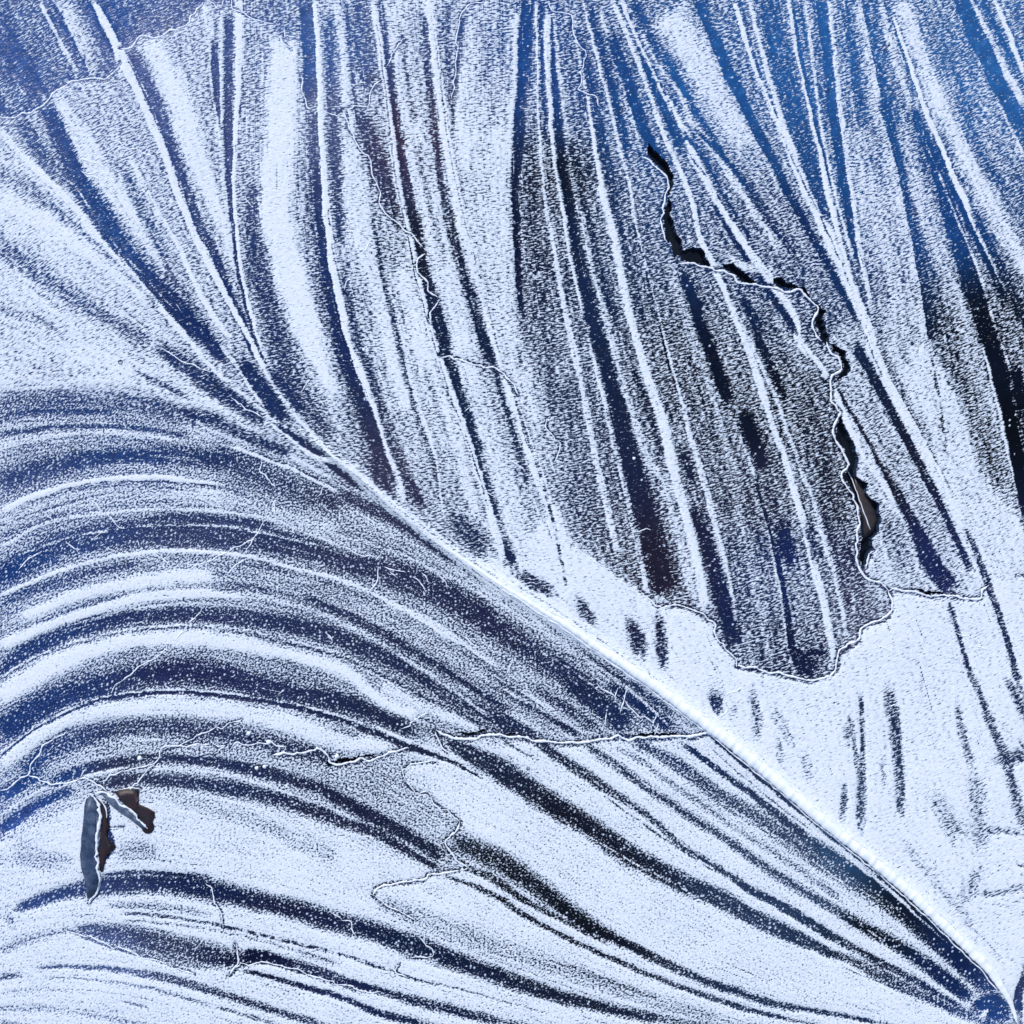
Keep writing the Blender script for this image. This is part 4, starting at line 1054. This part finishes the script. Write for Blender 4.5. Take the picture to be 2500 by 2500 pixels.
# ------------------------------------------------------------------ the white pressure ridge
CRESTP = parse_points('E 430,1062,8 700,1238,14 900,1373,20 1100,1498,24 1300,1624,34 1500,1763,44 1750,1932,54 I 200,285,58 500,530,58 800,787,56 1100,1028,54 1350,1250,54 1560,1450,54 1700,1590,48 1800,1720,38 1860,1830,26 1892,1925,12'.split())
rt = thing('ice_ridge', 'smooth bright white ice ridge running diagonally down to the bottom right corner', 'ice ridge', plan((1900, 2020), .006))
co, fs = rope(CRESTP, 0, lift=-.0008, flat=.75, sides=11, seed=99, jitter=.25)
link('crest', raw_mesh('crest', co - np.array(rt.location), fs), rt, (CREST,))
for dx, dy, lo in ((7, -8, 3), (-8, 9, 2)):
    P = [[p[0] + dx * (p[2] / 24 + .3), p[1] + dy * (p[2] / 24 + .3), 4.0] for p in CRESTP[lo:-2]]
    co, fs = rope(P, 4, flat=.8, sides=5, seed=120 + dx, jitter=.5)
    link('side_seam', raw_mesh('side_seam', co - np.array(rt.location), fs), rt, (RIM,))
# ------------------------------------------------------------------ leaves frozen in
def leaf(name, label, pts, mat, z, curl=.0012, thick=.0012, group=None):
    pts = np.array(pts, float); c = pts.mean(0); n = len(pts); co = []
    if z > 0: z = max(height(c + (p - c) * f)[0] for p in pts for f in (1, .5, 0)) + z - .0018
    rings = (1.0, .7, .35)
    for top in (1, 0):
        for r in rings:
            for p in pts:
                q = c + (p - c) * r
                zz = z + (thick if top else 0) + curl * (1 - r) + .0004 * math.sin(q[0] * .31) * math.cos(q[1] * .23)
                co.append(plan(q, zz))
        co.append(plan(c, z + (thick if top else 0) + curl))
    L = 3 * n + 1; fs = []
    for t in (0, 1):
        b = t * L
        for r in range(2):
            for i in range(n):
                f = [b + r * n + i, b + r * n + (i + 1) % n, b + (r + 1) * n + (i + 1) % n, b + (r + 1) * n + i]
                fs.append(f if t else f[::-1])
        for i in range(n):
            f = [b + 2 * n + i, b + 2 * n + (i + 1) % n, b + 3 * n]; fs.append(f if t else f[::-1])
    for i in range(n): fs.append([i, (i + 1) % n, L + (i + 1) % n, L + i][::1])
    rt = thing(name, label, 'leaf', plan(c, z), group)
    me = bpy.data.meshes.new('blade'); me.from_pydata([tuple(np.array(v) - np.array(rt.location)) for v in co], [], fs); me.update()
    me.polygons.foreach_set('use_smooth', np.ones(len(me.polygons), bool))
    link('blade', me, rt, (mat,)); return rt
def lp(text): return [(float(a) * 500 / 1932, 1800 + float(b) * 500 / 1932) for a, b in (t.split(',') for t in text.split())]
def vein(rt, P, wd, seed, mat=None, z=None):
    co, fs = rope(P, wd, lift=.0022, seed=seed)
    if z is not None: co[:, 2] = z
    link('midrib', raw_mesh('midrib', co - np.array(rt.location), fs), rt, (mat or RIM,))
a = leaf('leaf', 'long blue grey leaf lying upright in the ice at lower left', lp('850,555 885,560 908,610 918,700 910,780 908,850 902,920 905,980 888,1060 905,1110 915,1170 925,1260 930,1330 925,1400 905,1450 870,1500 830,1525 818,1460 815,1400 800,1330 785,1280 770,1230 762,1170 758,1100 770,1030 768,950 780,880 785,820 795,730 800,650 815,580'), LEAF_BLUE, .0022)
vein(a, lp('850,520 910,590 935,660 945,760 935,850 915,930 905,1060 920,1180 935,1330 915,1440 870,1520 830,1560'), 7, 301)
vein(a, lp('905,560 950,620 985,680 1005,760'), 3, 302)
b = leaf('leaf', 'narrow grey leaf slanting down right beside the long blue leaf', lp('960,535 1010,530 1070,580 1140,630 1200,680 1250,720 1320,785 1390,840 1370,860 1330,850 1270,805 1220,760 1160,725 1110,690 1060,650 1020,610'), LEAF_GREY, .0024)
vein(b, lp('900,520 1010,522 1090,585 1160,645 1250,720 1340,800 1400,855'), 5, 303)
c = leaf('leaf', 'dark red brown leaf showing behind the narrow grey leaf', lp('1080,520 1120,498 1170,490 1240,492 1310,490 1280,540 1240,590 1270,620 1330,640 1390,665 1450,700 1462,740 1440,800 1455,830 1450,870 1430,900 1400,908 1370,905 1345,885 1385,850 1340,790 1300,760 1240,700 1200,670 1160,620 1120,570'), LEAF_RED, .0016, curl=.0004, thick=.0008)
d = leaf('leaf', 'black curled leaf strip close against the right of the long blue leaf', lp('920,560 955,600 990,660 1010,740 1008,800 1040,850 1000,860 1010,920 980,970 1090,1030 1040,1090 1000,1120 985,1200 970,1270 940,1260 935,1150 925,1060 940,960 950,860 955,760 940,660'), LEAF_RED, .0014, curl=.0004, thick=.0008)
def tp(t): return [tuple(p[:2]) for p in parse_points(t.split())]
e = leaf('leaf', 'brown leaf sunk in the dark water of the open crack', tp('F 985,750 1030,780 1050,850 1100,895 1125,1010 1110,1080 1060,1110 1040,1150 1010,1130 1015,1060 1030,980 1010,880 1000,820'), LEAF_BROWN, -.0135, curl=.001)
g = thing('grass_stem', 'thin pale grass stem across the open crack', 'grass stem', plan((2100, 1220), -.009))
P = tp('F 945,720 975,780 1005,860 1030,930 1055,1000 1078,1065')
co, fs = rope([list(p) for p in P], 3, seed=311, jitter=.3); co[:, 2] += -.011 - co[:, 2].mean()
link('stem', raw_mesh('stem', co - np.array(g.location), fs), g, (RIM,))
# ------------------------------------------------------------------ bubbles frozen on the ice
def bubble(px, r, label, ring=False):
    z = height(px)[0]; ns, nr = 14, 6; co = []; fs = []
    prof = [(math.cos(t), math.sin(t)) for t in np.linspace(-.2, math.pi / 2, nr)]
    if ring: prof = [(1.15, -.1), (1.1, .35), (.95, .45), (.8, .3), (.72, -.02), (.05, .0)]
    for x, y in prof:
        for k in range(ns):
            a = 2 * math.pi * k / ns; rr = r * x * (1 + .08 * math.sin(3 * a + px[0]))
            co.append(plan((px[0] + rr * math.cos(a), px[1] + rr * math.sin(a)), z + r * y * S * .8))
    for j in range(nr - 1):
        for k in range(ns):
            fs.append((j * ns + k, (j + 1) * ns + k, (j + 1) * ns + (k + 1) % ns, j * ns + (k + 1) % ns))
    o = link('bubble', raw_mesh('bubble', np.array(co) - np.array(plan(px, z)), np.array(fs)), None, (BUBBLE if not ring else LEAF_BLUE,))
    o.location = plan(px, z); o['label'] = label; o['category'] = 'bubble'; o['group'] = 'bubbles frozen into the ice'
for t, r, lb in (('G 1405,290', 5.5, 'round white bubble just above the dark slit left of the crack loop'), ('G 1518,340', 6.5, 'largest white bubble sitting on the wavy crack line'),
                 ('G 1905,420', 6, 'rightmost white bubble inside the black crack end'), ('G 788,430', 6, 'leftmost white bubble in the dark lane above the leaves'),
                 ('G 1450,487', 5, 'left one of two small white bubbles side by side below the wavy crack'), ('G 1495,478', 5, 'right one of two small white bubbles side by side below the wavy crack'),
                 ('G 1105,355', 4, 'small white bubble at the start of the wavy crack'), ('E 1655,660', 4, 'tiny white bubble in the dark stripe of the wedge'), ('E 125,45', 4, 'tiny oval bubble on the pale rib near the left of the centre')):
    bubble(tp(t)[0], r, lb)
for t, r, lb in (('D 680,115', 5, 'dark blue ring bubble in the white frost at left'), ('D 410,610', 6, 'pale ring bubble in the arching grey bands'), ('H 1055,487', 4, 'dark ring bubble on the white ice under the horizontal crack')):
    bubble(tp(t)[0], r, lb, True)
